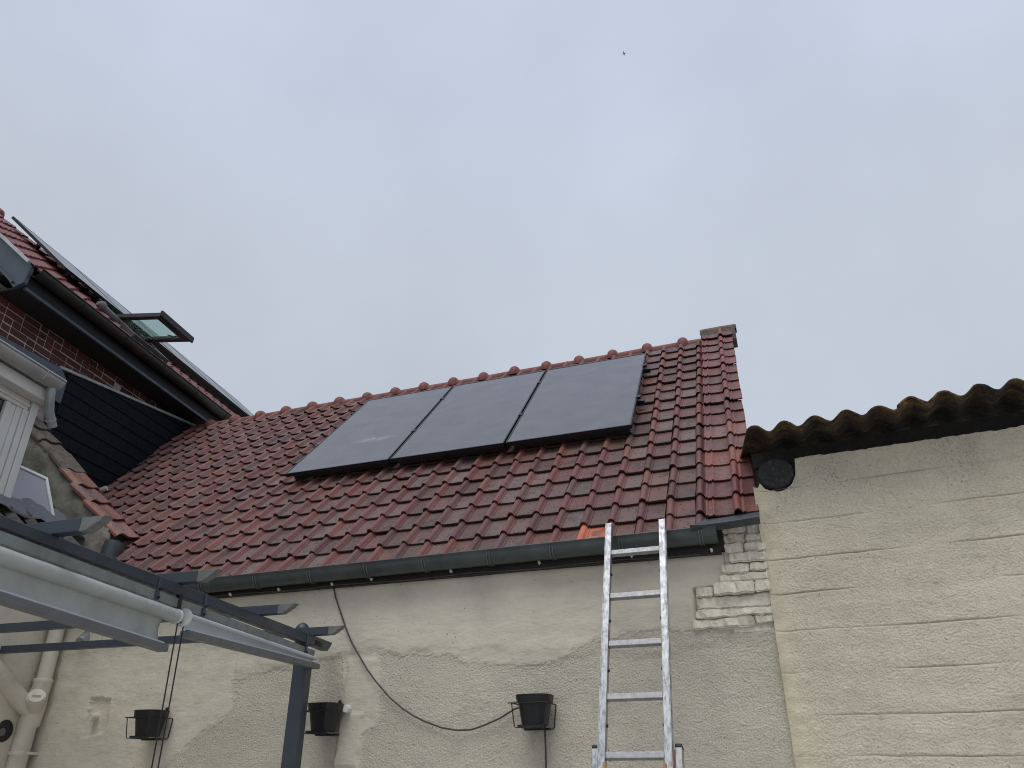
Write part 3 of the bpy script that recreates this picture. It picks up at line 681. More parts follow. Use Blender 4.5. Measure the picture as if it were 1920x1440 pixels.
# eaves
g = G(); g.fbox(FA, (-2.6, -.13, 5.93), (6, .19, 5.955)); g.build('soffit', MAT['timber'], bh)
g = G(); g.fbox(FA, (-2.6, .20, 5.94), (6, .225, 6.06)); g.build('fascia_board', MAT['dark_fascia'], bh)
g = G(); g.fbox(FA, (-2.6, .195, 5.908), (6, .228, 5.939)); g.build('fascia_trim', MAT['metal_blue'], bh)
pr = [UU * (math.cos(t) * .075) + Vector((0, 0, -math.sin(t) * .08)) for t in [math.pi * q / 12 for q in range(13)]]
pr2 = [p * .95 for p in pr[::-1]]
g = G(); g.sweep(pr + pr2, FA(-2.62, .305, 6.115), FA(6, .305, 6.115), True); g.sm = [True] * (len(g.sm) - 2) + [False] * 2
g.tube([FA(-2.62, .38, 6.118), FA(6, .38, 6.118)], .009, 6)
gt = g.build('gutter', MAT['dark_gutter'], bh)
for v in (-2.0, -1.3, -.6, .1, .8):
    g = G(); g.tube([FA(v, .305, 6.115) + UU * (math.cos(t) * .078) + Vector((0, 0, -math.sin(t) * .083)) for t in [math.pi * q / 10 for q in range(11)]], .006, 5); g.build('gutter_joint', MAT['dark_gutter'], gt)
PH = R(42); hroof = lambda v, s, h=0: FA(v, .26 - s * math.cos(PH) + h * math.sin(PH), 6.135 + s * math.sin(PH) + h * math.cos(PH))
SR = 2.93
g = G(); g.prism([hroof(-2.62, 0, -.02), hroof(-2.62, SR, -.02), FA(-2.62, -4.2, 6.1)], VV * 8.6); hr = g.build('roof', MAT['darkgap'], bh)
tl = G(); rows = 12; pv_ = .205
for r in range(rows):
    s = SR / rows * r - .03; n = 210; vs = []
    def hgt(v):
        f = (v / pv_) % 1
        return .030 * math.sin(math.pi * f / .3) if f < .3 else 0
    vl = [-2.66 + (4.6 * i / n) for i in range(n + 1)]
    for ss, hh in ((s, .032), (s + SR / rows + .03, .004)):
        for v in vl: vs.append(hroof(v, ss, hh + hgt(v)))
    for v in vl: vs.append(hroof(v, s, .012 + hgt(v)))
    m = n + 1
    tl.add(vs[:2 * m], [(i, i + 1, m + i + 1, m + i) for i in range(n)], True); tl.add(vs[:m] + vs[2 * m:], [(i, m + i, m + i + 1, i + 1) for i in range(n)])
tl.build('roof_tiling', MAT['house_tile'], hr, kind='stuff')
g = G()
for v in [-2.66 + .4 * i for i in range(3)]:
    g.tube([hroof(v + .0, SR, .03), hroof(v + .3, SR, .03), hroof(v + .31, SR, .035), hroof(v + .36, SR, .035), hroof(v + .40, SR, .03)], .05, 12, True, [.04, .04, .07, .07, .04])
g.build('ridge_tile', MAT['house_tile'], hr)
# boxed verge at the near end
bx = [(.275, 6.15), (.245, 5.95), (.14, 5.905), (-.13, 6.20), (-1.9, 7.72), (-1.9, 8.02)]
g = G(); g.prism([FA(-2.66, u, z) for u, z in bx], VV * .05); g.build('barge_board', MAT['metal_blue'], bh, .006)
g = G(); g.bar(FA(-2.69, .27, 6.165), FA(-2.69, -1.9, 8.035), .035, .03); g.build('verge_trim', MAT['zinc_pale'], bh)
g = G(); g.bar(FA(-2.672, .13, 5.96), FA(-2.672, -.9, 6.88), .02, .03, VV); g.build('barge_strip', MAT['metal_blue'], bh)
# roof window, open on its pivot
rw = bpy.data.objects.new('roof_window', None); COL.objects.link(rw); rw.parent = bh; rw.matrix_parent_inverse = wm(bh).inverted(); rw['label'] = 'roof window swung open on its pivot'
v0, v1 = -.93, -.24
g = G()
for (va, vb, sa, sb) in ((v0, v0 + .07, .28, 1.2), (v1 - .07, v1, .28, 1.2), (v0 + .07, v1 - .07, .28, .36), (v0 + .07, v1 - .07, 1.12, 1.2)):
    g.box8([hroof(va, sa, .0), hroof(vb, sa, .0), hroof(vb, sb, .0), hroof(va, sb, .0), hroof(va, sa, .10), hroof(vb, sa, .10), hroof(vb, sb, .10), hroof(va, sb, .10)])
g.build('window_frame', MAT['frame_dark'], rw, .006)
g = G(); g.tube([FA(-1.27, -.2, 6.67), FA(-1.22, -.2, 6.662), FA(-1.17, -.2, 6.65), FA(-.80, -.19, 6.595), FA(-.47, -.18, 6.545), FA(-.43, -.17, 6.535)], .05, 12, True, [.03, .068, .05, .045, .040, .02]); g.build('side_flashing', MAT['seal'], rw)
tilt = R(6)
sash = lambda v, l, h=0: FA(v, -.42 + l * math.cos(tilt) + h * math.sin(tilt), 6.72 - l * math.sin(tilt) + h * math.cos(tilt))
V0, V1, SL = -.89, -.26, .80
g = G()
for (va, vb, la, lb) in ((V0, V0 + .075, 0, SL), (V1 - .075, V1, 0, SL), (V0 + .075, V1 - .075, SL - .09, SL), (V0 + .075, V1 - .075, 0, .05)):
    g.box8([sash(va, la, 0), sash(vb, la, 0), sash(vb, lb, 0), sash(va, lb, 0), sash(va, la, .055), sash(vb, la, .055), sash(vb, lb, .055), sash(va, lb, .055)])
g.build('sash', MAT['frame_dark'], rw, .004)
g = G(); g.box8([sash(V0 - .015, SL - .3, .057), sash(V1 + .015, SL - .3, .057), sash(V1 + .015, SL + .03, .057), sash(V0 - .015, SL + .03, .057), sash(V0 - .015, SL - .3, .068), sash(V1 + .015, SL - .3, .068), sash(V1 + .015, SL + .03, .068), sash(V0 - .015, SL + .03, .068)])
for va in (V0 - .015, V1):
    g.box8([sash(va, 0, .057), sash(va + .015, 0, .057), sash(va + .015, SL - .3, .057), sash(va, SL - .3, .057), sash(va, 0, .068), sash(va + .015, 0, .068), sash(va + .015, SL - .3, .068), sash(va, SL - .3, .068)])
g.v = g.v; 
g2 = G(); g2.box8([sash(V0 - .02, SL + .001, -.005), sash(V1 + .02, SL + .001, -.005), sash(V1 + .02, SL + .03, -.005), sash(V0 - .02, SL + .03, -.005), sash(V0 - .02, SL + .001, .07), sash(V1 + .02, SL + .001, .07), sash(V1 + .02, SL + .03, .07), sash(V0 - .02, SL + .03, .07)])
g2.build('sash_cover', MAT['frame_black'], rw, .004)
g = G(); g.box8([sash(V0 + .076, .051, .02), sash(V1 - .076, .051, .02), sash(V1 - .076, SL - .091, .02), sash(V0 + .076, SL - .091, .02), sash(V0 + .076, .051, .03), sash(V1 - .076, .051, .03), sash(V1 - .076, SL - .091, .03), sash(V0 + .076, SL - .091, .03)]); g.build('pane', MAT['pane_green'], rw)
g = G(); g.tube([sash(V1 - .18, SL - .08, -.01), sash(V1 - .18, SL - .1, -.03), sash(V1 - .24, SL - .16, -.03)], .008, 6); g.build('handle', MAT['frame_dark'], rw)
g = G(); g.tube([FA(-.30, -.2, 6.585), FA(.0, -.2, 6.52), FA(.24, -.19, 6.475), FA(.29, -.17, 6.455), FA(.25, -.14, 6.44)], .014, 8); g.build('lower_flashing', MAT['seal'], rw)
g = G(); g.prism([FA(-.45, -.21, 6.56), FA(.22, -.21, 6.46), FA(.20, -.10, 6.415), FA(-.42, -.10, 6.50)], (0, 0, .02)); g.build('sill_apron', MAT['frame_black'], rw)
g = G(); g.tube([FA(.84, -.2, 6.45), FA(.88, -.2, 6.445), FA(.94, -.2, 6.43), FA(1.5, -.19, 6.36), FA(2.0, -.19, 6.32)], .05, 12, True, [.03, .062, .048, .042, .04]); g.build('second_window_flashing', MAT['seal'], bh)

# solar panels on the house roof, seen from below at a grazing angle
for i in range(5):
    va = -1.68 + 1.08 * i; s0, s1, h0, h1 = 1.0, 2.42, .12, .155
    t = thing('solar_panel', ['first', 'second', 'third', 'fourth', 'fifth'][i] + ' black edged solar panel from the left along the house roof top', 'solar panel', hroof(va + .5, 1.7, .14), 'solar panels on the brick house roof')
    q = lambda v, s, h: hroof(v, s, h); vb = va + 1.065; g = G()
    for (xa, xb, sa, sb) in ((va, vb, s0, s0 + .02), (va, vb, s1 - .02, s1), (va, va + .02, s0 + .02, s1 - .02), (vb - .02, vb, s0 + .02, s1 - .02)):
        g.box8([q(xa, sa, h0), q(xb, sa, h0), q(xb, sb, h0), q(xa, sb, h0), q(xa, sa, h1), q(xb, sa, h1), q(xb, sb, h1), q(xa, sb, h1)])
    g.build('frame', MAT['frame_black'], t)
    g = G(); g.box8([q(va + .021, s0 + .021, h0 + .015), q(vb - .021, s0 + .021, h0 + .015), q(vb - .021, s1 - .021, h0 + .015), q(va + .021, s1 - .021, h0 + .015), q(va + .021, s0 + .021, h1 - .003), q(vb - .021, s0 + .021, h1 - .003), q(vb - .021, s1 - .021, h1 - .003), q(va + .021, s1 - .021, h1 - .003)])
    g.build('glass', MAT['pv'], t)
    if i > 0:
        g = G(); g.box8([q(va - .3, s0 + .05, .02), q(vb, s0 + .05, .02), q(vb, s0 + .09, .02), q(va - .3, s0 + .09, .02), q(va - .3, s0 + .05, h0), q(vb, s0 + .05, h0), q(vb, s0 + .09, h0), q(va - .3, s0 + .09, h0)]) if i == 1 else g.box8([q(va - .014, s0 + .05, .02), q(vb, s0 + .05, .02), q(vb, s0 + .09, .02), q(va - .014, s0 + .09, .02), q(va - .014, s0 + .05, h0), q(vb, s0 + .05, h0), q(vb, s0 + .09, h0), q(va - .014, s0 + .09, h0)]); g.build('gap_shade_strip', MAT['frame_black'], t)  # added dark bar that shuts out the sky showing under the panels
    for sa in (1.3, 2.1):
        g = G(); g.box8([q(va + .3, sa, .03), q(va + .34, sa, .03), q(va + .34, sa + .05, .03), q(va + .3, sa + .05, .03), q(va + .3, sa, h0), q(va + .34, sa, h0), q(va + .34, sa + .05, h0), q(va + .3, sa + .05, h0)]); g.build('roof_hook', MAT['frame_black'], t)

# ------------------------------------------------------------------ annex on the left: rendered wall, lean-to roof, parapet, dormer
an = thing('rear_annex', 'low annex with white dormer window, mossy parapet and cream side wall at left', 'building', FB(-1.5, -.5, 0))
g = G(); n = 60; vs_ = []; ZZ = [0, .8, 1.4] + [1.5 + .05 * i for i in range(34)]; VVV = [-5 + .1 * i for i in range(51)]
for z in ZZ:
    for v in VVV: vs_.append(FB(v, .006 * fbm((v * 2, z * 2, 9)), z))
m = len(VVV); g.add(vs_, [(j * m + i, j * m + i + 1, (j + 1) * m + i + 1, (j + 1) * m + i) for j in range(len(ZZ) - 1) for i in range(m - 1)], True)
g.att = {'coarse': [.15] * len(vs_), 'fillet': [0.] * len(vs_), 'stain': [0.] * len(vs_)}
g.build('side_wall', MAT['render'], an)
# lean-to roof
LP = R(42); lroof = lambda v, s, h=0: FB(v, .10 - s * math.cos(LP) + h * math.sin(LP), 3.22 + s * math.sin(LP) + h * math.cos(LP))
g = G(); g.prism([lroof(-5, 0, 0), lroof(-5, 1.9, 0), FB(-5, -1.5, 3.1)], VV * 5.2); lr = g.build('lean_to_roof', MAT['timber'], an)
ot = G(); KK = 8; 
prf = [(0, .0), (.03, .03), (.06, .042), (.09, .03), (.12, .0), (.16, -.008), (.20, .0)]
vs = [(x, 0, .025 + h) for x, h in prf] + [(x, .33, h) for x, h in prf] + [(x, .003, .008 + h) for x, h in prf]; n = len(prf)
ot.add(vs[:2 * n], [(i, i + 1, n + i + 1, n + i) for i in range(n - 1)], True); ot.add(vs[:n] + vs[2 * n:], [(i, n + i, n + i + 1, i + 1) for i in range(n - 1)])
ome = ot.mesh('old_tile', MAT['mosstile'])
for r in range(3):
    for c in range(9):
        v = .05 - .2 * (c + 1); s = .02 + .29 * r
        es = (lroof(0, 1) - lroof(0, 0)); en = VV.cross(es) * 1; 
        if en.z < 0: en = -en
        mm = Matrix((VV, es, en)).transposed().to_4x4(); mm.translation = lroof(v, s, .01)
        put('old_tile', ome, mm @ Matrix.Rotation(random.gauss(0, .05), 4, 'Z') @ Matrix.Rotation(random.gauss(0, .03), 4, 'X'), lr)
# mossy parapet with its tile coping
par = G(); nn = 24; rk = lambda u: 3.70 - .055 + (0 - u) * .905          # top line of the cement
U0, U1 = -1.25, .06; vs = []
for j in range(19):
    f = j / 18
    for i in range(nn + 1):
        u = U0 + (U1 - U0) * i / nn; zt = rk(u) - .02 + .014 * noise.noise((u * 14, 1, 0)); zb = 3.0
        z = zb + (zt - zb) * f
        d = .03 * fbm((u * 3.5, z * 3.5, 1)) + .012 * noise.noise((u * 18, z * 18, 2)) + (.03 if z > zt - .22 else 0) * max(0, .5 + noise.noise((u * 5, z * 5, 8)))
        vs.append(FB(.25 - d, u, z))
m = nn + 1; par.add(vs, [(j * m + i, j * m + i + 1, (j + 1) * m + i + 1, (j + 1) * m + i) for j in range(18) for i in range(nn)], True)
par.prism([FB(.27, U0, 2.8), FB(.27, U1 - .01, 2.8), FB(.27, U1 - .01, rk(U1) - .03), FB(.27, U0, rk(U0) - .03)], VV * .25)
pp = par.build('parapet', MAT['cement'], an)
g = G(); 
bm = bmesh.new(); bmesh.ops.create_icosphere(bm, subdivisions=4, radius=1)
for v in bm.verts:
    p = v.co.copy(); k = 1 + .22 * fbm(p * 1.3) + .05 * noise.noise(p * 6)
    v.co = FB(.20, -.06, 3.33) + UU * (p.x * .22 * k) + VV * (p.y * .13 * k) + Vector((0, 0, p.z * .24 * k))
me = bpy.data.meshes.new('rubble_foot'); bm.to_mesh(me); bm.free(); me.materials.append(MAT['stone']); me.polygons.foreach_set('use_smooth', [True] * len(me.polygons))
o = bpy.data.objects.new('rubble_foot', me); COL.objects.link(o); o.parent = an; o.matrix_parent_inverse = wm(an).inverted()
ct = math.atan(.905)
cme = {}
for nm in ('oldtile', 'mosstile'):
    c = G(); prf2 = [(-.02, -.03), (-.005, .0), (.02, .010), (.10, .004), (.15, .018), (.18, .036), (.21, .036), (.24, .016), (.27, -.005)]
    vs = [(x, 0, .028 + h) for x, h in prf2] + [(x, .30, h) for x, h in prf2] + [(x, .004, .008 + h) for x, h in prf2] + [(x, .30, h - .02) for x, h in prf2]; n = len(prf2)
    c.add(vs[:2 * n], [(i, i + 1, n + i + 1, n + i) for i in range(n - 1)], True); c.add(vs[:n] + vs[2 * n:3 * n], [(i, n + i, n + i + 1, i + 1) for i in range(n - 1)])
    c.add([vs[0], vs[n], vs[3 * n], vs[2 * n]], [(0, 1, 2, 3)]); c.add(vs[2 * n:], [(i, i + 1, n + i + 1, n + i) for i in range(n - 1)])
    c.att = {'pan': ([0, .3, .8, 1, .4, 0, 0, 0, .3] * 2) + [0] * (len(c.v) - 2 * n), 'edge': [0.] * (2 * n) + [.4] * n + [.9] * n + [.3] * (len(c.v) - 4 * n)}
    cme[nm] = c.mesh('coping_tile', MAT[nm])
es = (UU * -math.cos(ct) + Vector((0, 0, math.sin(ct)))).normalized(); en = (UU * math.sin(ct) + Vector((0, 0, math.cos(ct)))).normalized()
for k in range(8):
    u = .155 - .185 * k
    mm = Matrix((VV, es, en)).transposed().to_4x4(); mm.translation = FB(.235, u, rk(u) + .0)
    put('coping_tile', cme['oldtile' if k < 4 else 'mosstile'], mm @ Matrix.Rotation(random.gauss(0, .05), 4, 'Z') @ Matrix.Rotation(random.gauss(0, .03), 4, 'X'), pp)
# dark hopper and pipe beside the parapet foot
g = G(); g.tube([(-5.42, 4.95, 3.42), (-5.42, 4.93, 3.30), (-5.42, 4.9, 3.12), (-5.42, 4.9, 2.85)], .06, 12, True, [.085, .085, .055, .055]); g.build('hopper', MAT['lead'], an)
g = G(); g.tube([roofp(-7.13, 2.02, .05), roofp(-6.98, 2.10, .05)], .03, 8); g.build('clay_stub', MAT['pipepaint'], an)
# dormer
dm = bpy.data.objects.new('dormer', None); COL.objects.link(dm); dm.parent = an; dm.matrix_parent_inverse = wm(an).inverted(); dm['label'] = 'white framed dormer window at the left edge'
g = G(); g.fbox(FB, (-3.5, -.32, 4.405), (-.59, -.10, 4.505)); g.build('fascia_beam', MAT['white'], dm, .006)
g = G(); g.fbox(FB, (-3.5, -.30, 4.315), (-.70, -.215, 4.402)); g.fbox(FB, (-3.5, -.235, 4.345), (-.70, -.20, 4.37)); g.build('head_rail', MAT['white'], dm, .004)
g = G(); g.fbox(FB, (-.685, -.30, 3.36), (-.615, -.20, 4.402)); g.build('corner_post', MAT['white'], dm, .005)
g = G(); g.fbox(FB, (-.745, -.28, 3.36), (-.692, -.205, 4.312)); g.build('window_jamb', MAT['white'], dm, .004)
g = G()
for i in range(2): g.fbox(FB, (-.86 + .056 * i, -.27, 3.36), (-.806 + .056 * i, -.226 + .008 * i, 4.312))
g.build('ribbed_panel', MAT['white'], dm, .003)
g = G(); g.fbox(FB, (-.905, -.27, 3.36), (-.865, -.218, 4.312)); g.build('window_jamb', MAT['white'], dm, .003)
g = G(); g.fbox(FB, (-3.5, -.26, 3.36), (-.908, -.245, 4.312)); g.build('pane', MAT['pane_dark'], dm)
g = G(); g.fbox(FB, (-3.5, -.33, 3.2), (-.60, -.17, 3.355)); g.build('sill', MAT['white'], dm, .006)
g = G(); g.fbox(FB, (-3.5, -1.6, 3.36), (-.70, -.32, 4.5)); g.build('cheek', MAT['cement'], dm)
g = G(); g.fbox(FB, (-3.5, -1.6, 4.51), (-.62, -.11, 4.56)); g.build('flat_roof', MAT['zinc_cap'], dm)
prw = [UU * (math.cos(t) * .072) + Vector((0, 0, -math.sin(t) * .078)) for t in [math.pi * q / 12 for q in range(13)]]
g = G(); g.sweep(prw + [p * .95 for p in prw[::-1]], FB(-3.5, -.035, 4.575), FB(-.66, -.035, 4.575), True); g.sm = [True] * (len(g.sm) - 2) + [False] * 2
g.tube([FB(-3.5, .038, 4.578), FB(-.66, .038, 4.578)], .009, 6)
g.add([FB(-.662, -.035, 4.575) + p for p in prw], [tuple(range(13))])
gw = g.build('gutter', MAT['zinc_pale'], an)
g = G(); g.tube([FB(-.86, -.035, 4.575) + UU * (math.cos(t) * .075) + Vector((0, 0, -math.sin(t) * .081)) for t in [math.pi * q / 10 for q in range(11)]], .006, 5); g.build('gutter_joint', MAT['zinc_pale'], gw)
g = G(); g.tube([FB(-.70, -.045, 4.51), FB(-.695, -.045, 4.45), FB(-.675, -.055, 4.41), FB(-.615, -.085, 4.33), FB(-.525, -.10, 4.235)], .036, 12); dp = g.build('downpipe', MAT['zinc_cap'], an)
g = G(); g.tube([FB(-.575, -.095, 4.285), FB(-.565, -.097, 4.275)], .043, 12); g.build('pipe_clip', MAT['zinc_pale'], dp)
# small tilted skylight on the lean-to
sk = bpy.data.objects.new('skylight', None); COL.objects.link(sk); sk.parent = an; sk.matrix_parent_inverse = wm(an).inverted()
ST = R(63); skf = lambda v, l, h=0: FB(v, -.20 - l * math.cos(ST) + h * math.sin(ST), 3.50 + l * math.sin(ST) + h * math.cos(ST))
va, vb, SLn = -.62, -.12, .50
g = G(); 
for (a0, a1, l0, l1) in ((va, va + .03, 0, SLn), (vb - .03, vb, 0, SLn), (va + .03, vb - .03, 0, .03), (va + .03, vb - .03, SLn - .03, SLn)):
    g.box8([skf(a0, l0, 0), skf(a1, l0, 0), skf(a1, l1, 0), skf(a0, l1, 0), skf(a0, l0, .03), skf(a1, l0, .03), skf(a1, l1, .03), skf(a0, l1, .03)])
g.build('skylight_frame', MAT['white'], sk, .003)
g = G(); g.box8([skf(va + .031, .031, .01), skf(vb - .031, .031, .01), skf(vb - .031, SLn - .031, .01), skf(va + .031, SLn - .031, .01), skf(va + .031, .031, .02), skf(vb - .031, .031, .02), skf(vb - .031, SLn - .031, .02), skf(va + .031, SLn - .031, .02)]); g.build('pane', MAT['pane_pale'], sk)
g = G(); g.box8([skf(va - .02, -.10, -.04), skf(vb + .02, -.10, -.04), skf(vb + .02, -.002, -.04), skf(va - .02, -.002, -.04), skf(va - .02, -.10, .05), skf(vb + .02, -.10, .05), skf(vb + .02, -.002, .05), skf(va - .02, -.002, .05)]); g.build('skylight_kerb', MAT['black'], sk)
g = G(); vs = []
for j in range(6):
    for i in range(16): 
        v = -.9 + 1.0 * i / 15; l = j / 5 * .35
        vs.append(lroof(v, .62 - l, .07 + .03 * noise.noise((v * 7, l * 7, 1)) + .012 * noise.noise((v * 22, l * 22, 1))))
g.add(vs, [(j * 16 + i, j * 16 + i + 1, (j + 1) * 16 + i + 1, (j + 1) * 16 + i) for j in range(5) for i in range(15)], True); o = g.build('apron_flashing', MAT['seal'], lr); o.modifiers.new('thick', 'SOLIDIFY').thickness = .004
# round vent in the side wall
g = G(); K = 20; ring = []
for rr, dd in ((.075, .004), (.070, .012), (.05, .013), (.0, .013)):
    for k in range(K): ring.append(FB(-.26 + rr * math.cos(2 * math.pi * k / K), dd, 1.93 + rr * math.sin(2 * math.pi * k / K)))
g.add(ring, [(i * K + k, i * K + (k + 1) % K, (i + 1) * K + (k + 1) % K, (i + 1) * K + k) for i in range(3) for k in range(K)]); g.build('vent', MAT['black'], an)
g = G(); g.tube([FB(-.29, .0, 1.92), FB(-.29, .02, 1.92)], .028, 10); g.build('vent_plug', MAT['seal'], an)

# ------------------------------------------------------------------ painted soil pipe in the corner
dpn = thing('drain_pipe', 'thick cream painted drain pipe with a capped Y branch in the wall corner', 'pipe', (-5.56, 4.68, 0))
px = lambda z: -5.50 - (2.6 - z) * .03
g = G(); g.tube([(-5.485, 4.66, 2.80), (-5.485, 4.66, 2.26)], .055, 16); g.build('upper_pipe', MAT['pipepaint'], dpn)
g = G(); g.tube([(-5.49, 4.66, 2.30), (-5.49, 4.66, 2.285), (-5.49, 4.66, 2.27), (-5.49, 4.66, 2.2)], .07, 16, True, [.064, .073, .066, .066]); g.build('collar', MAT['pipepaint'], dpn)
g = G(); g.tube([(-5.50, 4.66, 2.22), (-5.505, 4.66, 2.10), (-5.515, 4.655, 1.98), (-5.52, 4.65, 1.96), (-5.55, 4.65, .0)], .075, 16, True, [.068, .076, .076, .066, .066]); g.build('lower_pipe', MAT['pipepaint'], dpn)
g = G(); g.tube([(-5.50, 4.66, 2.06), (-5.53, 4.54, 2.14), (-5.545, 4.40, 2.24), (-5.545, 4.385, 2.25), (-5.545, 4.30, 2.31), (-5.545, 4.15, 2.41), (-5.60, 4.05, 2.44)], .068, 16, True, [.066, .066, .066, .075, .075, .066, .066]); g.build('branch', MAT['pipepaint'], dpn)
g = G(); g.tube([(-5.51, 4.66, 2.07), (-5.42, 4.58, 2.15), (-5.405, 4.565, 2.163)], .06, 18, True, [.062, .064, .064]); br = g.build('capped_branch', MAT['pipepaint'], dpn)
nrm = Vector((.60, -.56, .50)).normalized(); c0 = Vector((-5.405, 4.565, 2.163)); g = G(); g.tube([c0, c0 + nrm * .014], .056, 18); g.bar(c0 + nrm * .02 + Vector((-.02, -.02, 0)), c0 + nrm * .02 + Vector((.02, .02, 0)), .016, .02, nrm); g.build('access_cap', MAT['pipepaint'], br)
g = G(); g.tube([(-5.53, 4.65, 1.80), (-5.53, 4.65, 1.775)], .074, 16); g.box((-5.62, 4.64, 1.778), (-5.45, 4.76, 1.797)); g.build('pipe_bracket', MAT['pipepaint'], dpn)

# ------------------------------------------------------------------ pergola
pg = thing('pergola', 'blue grey timber pergola with profiled rafter ends along the left', 'pergola', (-2.93, 4.25, 0))
S0 = Vector((-2.52, 1.81, 0)); S1 = Vector((-3.01, 4.52, 0)); BD = (S1 - S0).normalized(); BN = Vector((BD.y, -BD.x, 0))
FP = lambda t, o, z: S0 + BD * t + BN * o + Vector((0, 0, z))
TE = (S1 - S0).length
zt = lambda t: 2.398 + .0135 * t
zb = lambda t: 2.358 + .006 * t
g = G(); tA, tB, tC = -1.6, TE + .17, TE + .10
g.box8([FP(tA, 0, zb(tA)), FP(tC, 0, zb(tC)), FP(tC, .05, zb(tC)), FP(tA, .05, zb(tA)), FP(tA, 0, zt(tA)), FP(tB, 0, zt(tB)), FP(tB, .05, zt(tB)), FP(tA, .05, zt(tA))]); g.build('beam', MAT['pergola'], pg, .003)
g = G(); g.fbox(FP, (-1.6, .004, 2.308), (TE - .10, .046, 2.350)); g.build('lower_rail', MAT['rail'], pg, .003)
for t in (.87, 1.26, 2.49):
    g = G(); g.fbox(FP, (t, .0505, 2.306), (t + .022, .056, zt(t) - .001)); bb = g.build('bracket', MAT['metal_blue'], pg, .001)
    g = G()
    for zz in (2.318, 2.355): g.tube([FP(t + .011, .055, zz), FP(t + .011, .064, zz)], .006, 6)
    g.build('bolt', MAT['black'], bb)
g = G()
for dt in (.0, .045):
    for zz in (2.388, 2.405): g.tube([FP(2.70 + dt, .05, zz), FP(2.64 + dt, .054, zz)], .006, 6)
g.build('bolt', MAT['black'], pg)
RU = Vector((math.cos(R(2.5)), math.sin(R(2.5)), 0)); RV = Vector((-RU.y, RU.x, 0))
for k, (t, tip) in enumerate(((-.62, .25), (.215, .262), (1.05, .24), (1.875, .25), (2.62, .245))):
    base = FP(t, 0, 0); L0 = -3.2 if k < 4 else -2.62
    def rp(l, w, z): return base + RU * l + RV * w + Vector((0, 0, z))
    zz0 = zt(t) + .0005; zz1 = zz0 + .05
    g = G(); g.box8([rp(L0, -.022, zz0), rp(tip - .09, -.022, zz0), rp(tip - .09, .022, zz0), rp(L0, .022, zz0), rp(L0, -.022, zz1), rp(tip - .09, -.022, zz1), rp(tip - .09, .022, zz1), rp(L0, .022, zz1)])
    rf = g.build('rafter', MAT['pergola'], pg, .002)
    prof_ = [(tip - .0895, zz0), (tip - .06, zz0 + .001), (tip - .048, zz0 + .009), (tip - .034, zz0 + .014), (tip - .022, zz0 + .025), (tip - .006, zz0 + .031), (tip + .004, zz0 + .043), (tip + .016, zz1), (tip - .0895, zz1)]
    g = G(); g.prism([rp(l, -.021, z) for l, z in prof_], RV * .042); g.build('rafter_end', MAT['endgrain'], rf, .001)
# second beam by the house, post, finial
pc = FP(2.60, 0.0, 0)
def pb(a, b, z): return pc + BD * a + BN * b + Vector((0, 0, z))
g = G(); g.box8([pb(-.045, -.047, 0), pb(.045, -.047, 0), pb(.045, .043, 0), pb(-.045, .043, 0), pb(-.045, -.047, 2.300), pb(.045, -.047, 2.300), pb(.045, .043, 2.300), pb(-.045, .043, 2.300)]); g.build('post', MAT['pergola'], pg, .005)
g = G(); g.tube([FP(2.66, -.06, 0) + Vector((0, 0, z)) for z in (2.28, 2.462, 2.466, 2.492, 2.512, 2.524, 2.528)], .05, 14, True, [.040, .040, .048, .045, .032, .014, .002]); g.build('finial', MAT['pergola'], pg)

# roller blinds under the beam
def blind(t0, t1, zt0, zt1, zb0, zb1, rt, fabmat, label, ring):
    r = thing('roller_blind', label, 'blind', FP((t0 + t1) / 2, .05, zt0), 'roller blinds under the pergola beam')
    g = G(); n = 40; pts = []; rs = []
    for i in range(n + 1):
        f = i / n; pts.append(FP(t0 + (t1 - t0) * f, .06, zt0 + (zt1 - zt0) * f)); rs.append(rt * (1 + .02 * math.sin(i * 1.9)) )
    g.tube(pts, rt, 14, True, rs); g.build('roll', fabmat, r)
    g = G(); NI, NJ = 60, 6; vs = []
    for j in range(NJ + 1):
        for i in range(NI + 1):
            f = i / NI; h = j / NJ; za = zt0 + (zt1 - zt0) * f; zb_ = min(za - .012, zb0 + (zb1 - zb0) * f)
            vs.append(FP(t0 + .01 + (t1 - t0 - .10 * (1 if ring else .2)) * f, .06 + rt * (.35 - .3 * h) - .02 * math.sin(h * math.pi) + .003 * noise.noise((f * 9, h * 2, 0)), za + (zb_ - za) * h))
    m = NI + 1; g.add(vs, [(j * m + i, j * m + i + 1, (j + 1) * m + i + 1, (j + 1) * m + i) for j in range(NJ) for i in range(NI)], True)
    o = g.build('fabric', fabmat, r); o.modifiers.new('thick', 'SOLIDIFY').thickness = .0015
    g = G()
    tE = t1 - (.05 if ring else -.02); A0, A1 = FP(t0 - .0, .065, zb0 - .016), FP(tE, .065, zb1 - .016); g.bar(A0, A1, .05, .030); g.build('bottom_bar', MAT['bar'], r, .004)
    g = G(); g.bar(FP(t0, .072, zb0 + .004), FP(tE - .03, .072, zb1 + .004), .022, .006); g.build('hem', MAT['fabric_pale'], r)
    if ring:
        g = G(); e = FP(t1, .06, zt1); g.tube([e - BD * .004, e + BD * .012], rt * 1.08, 14); g.build('end_cap', MAT['white'], r)
    return r
b1 = blind(-1.6, 1.035, 2.262, 2.266, 2.185, 2.134, .030, MAT['fabric'], 'long grey green roller blind with a fat fabric roll, left of the cords', True)
b2 = blind(1.125, 2.64, 2.287, 2.298, 2.218, 2.266, .011, MAT['fabric_pale'], 'pale grey roller blind reaching the pergola post', False)
g = G(); e = FP(1.09, .06, 2.27); g.tube([e + BD * .0, e + BD * .014], .042, 16); g.build('end_cap', MAT['white'], b2)
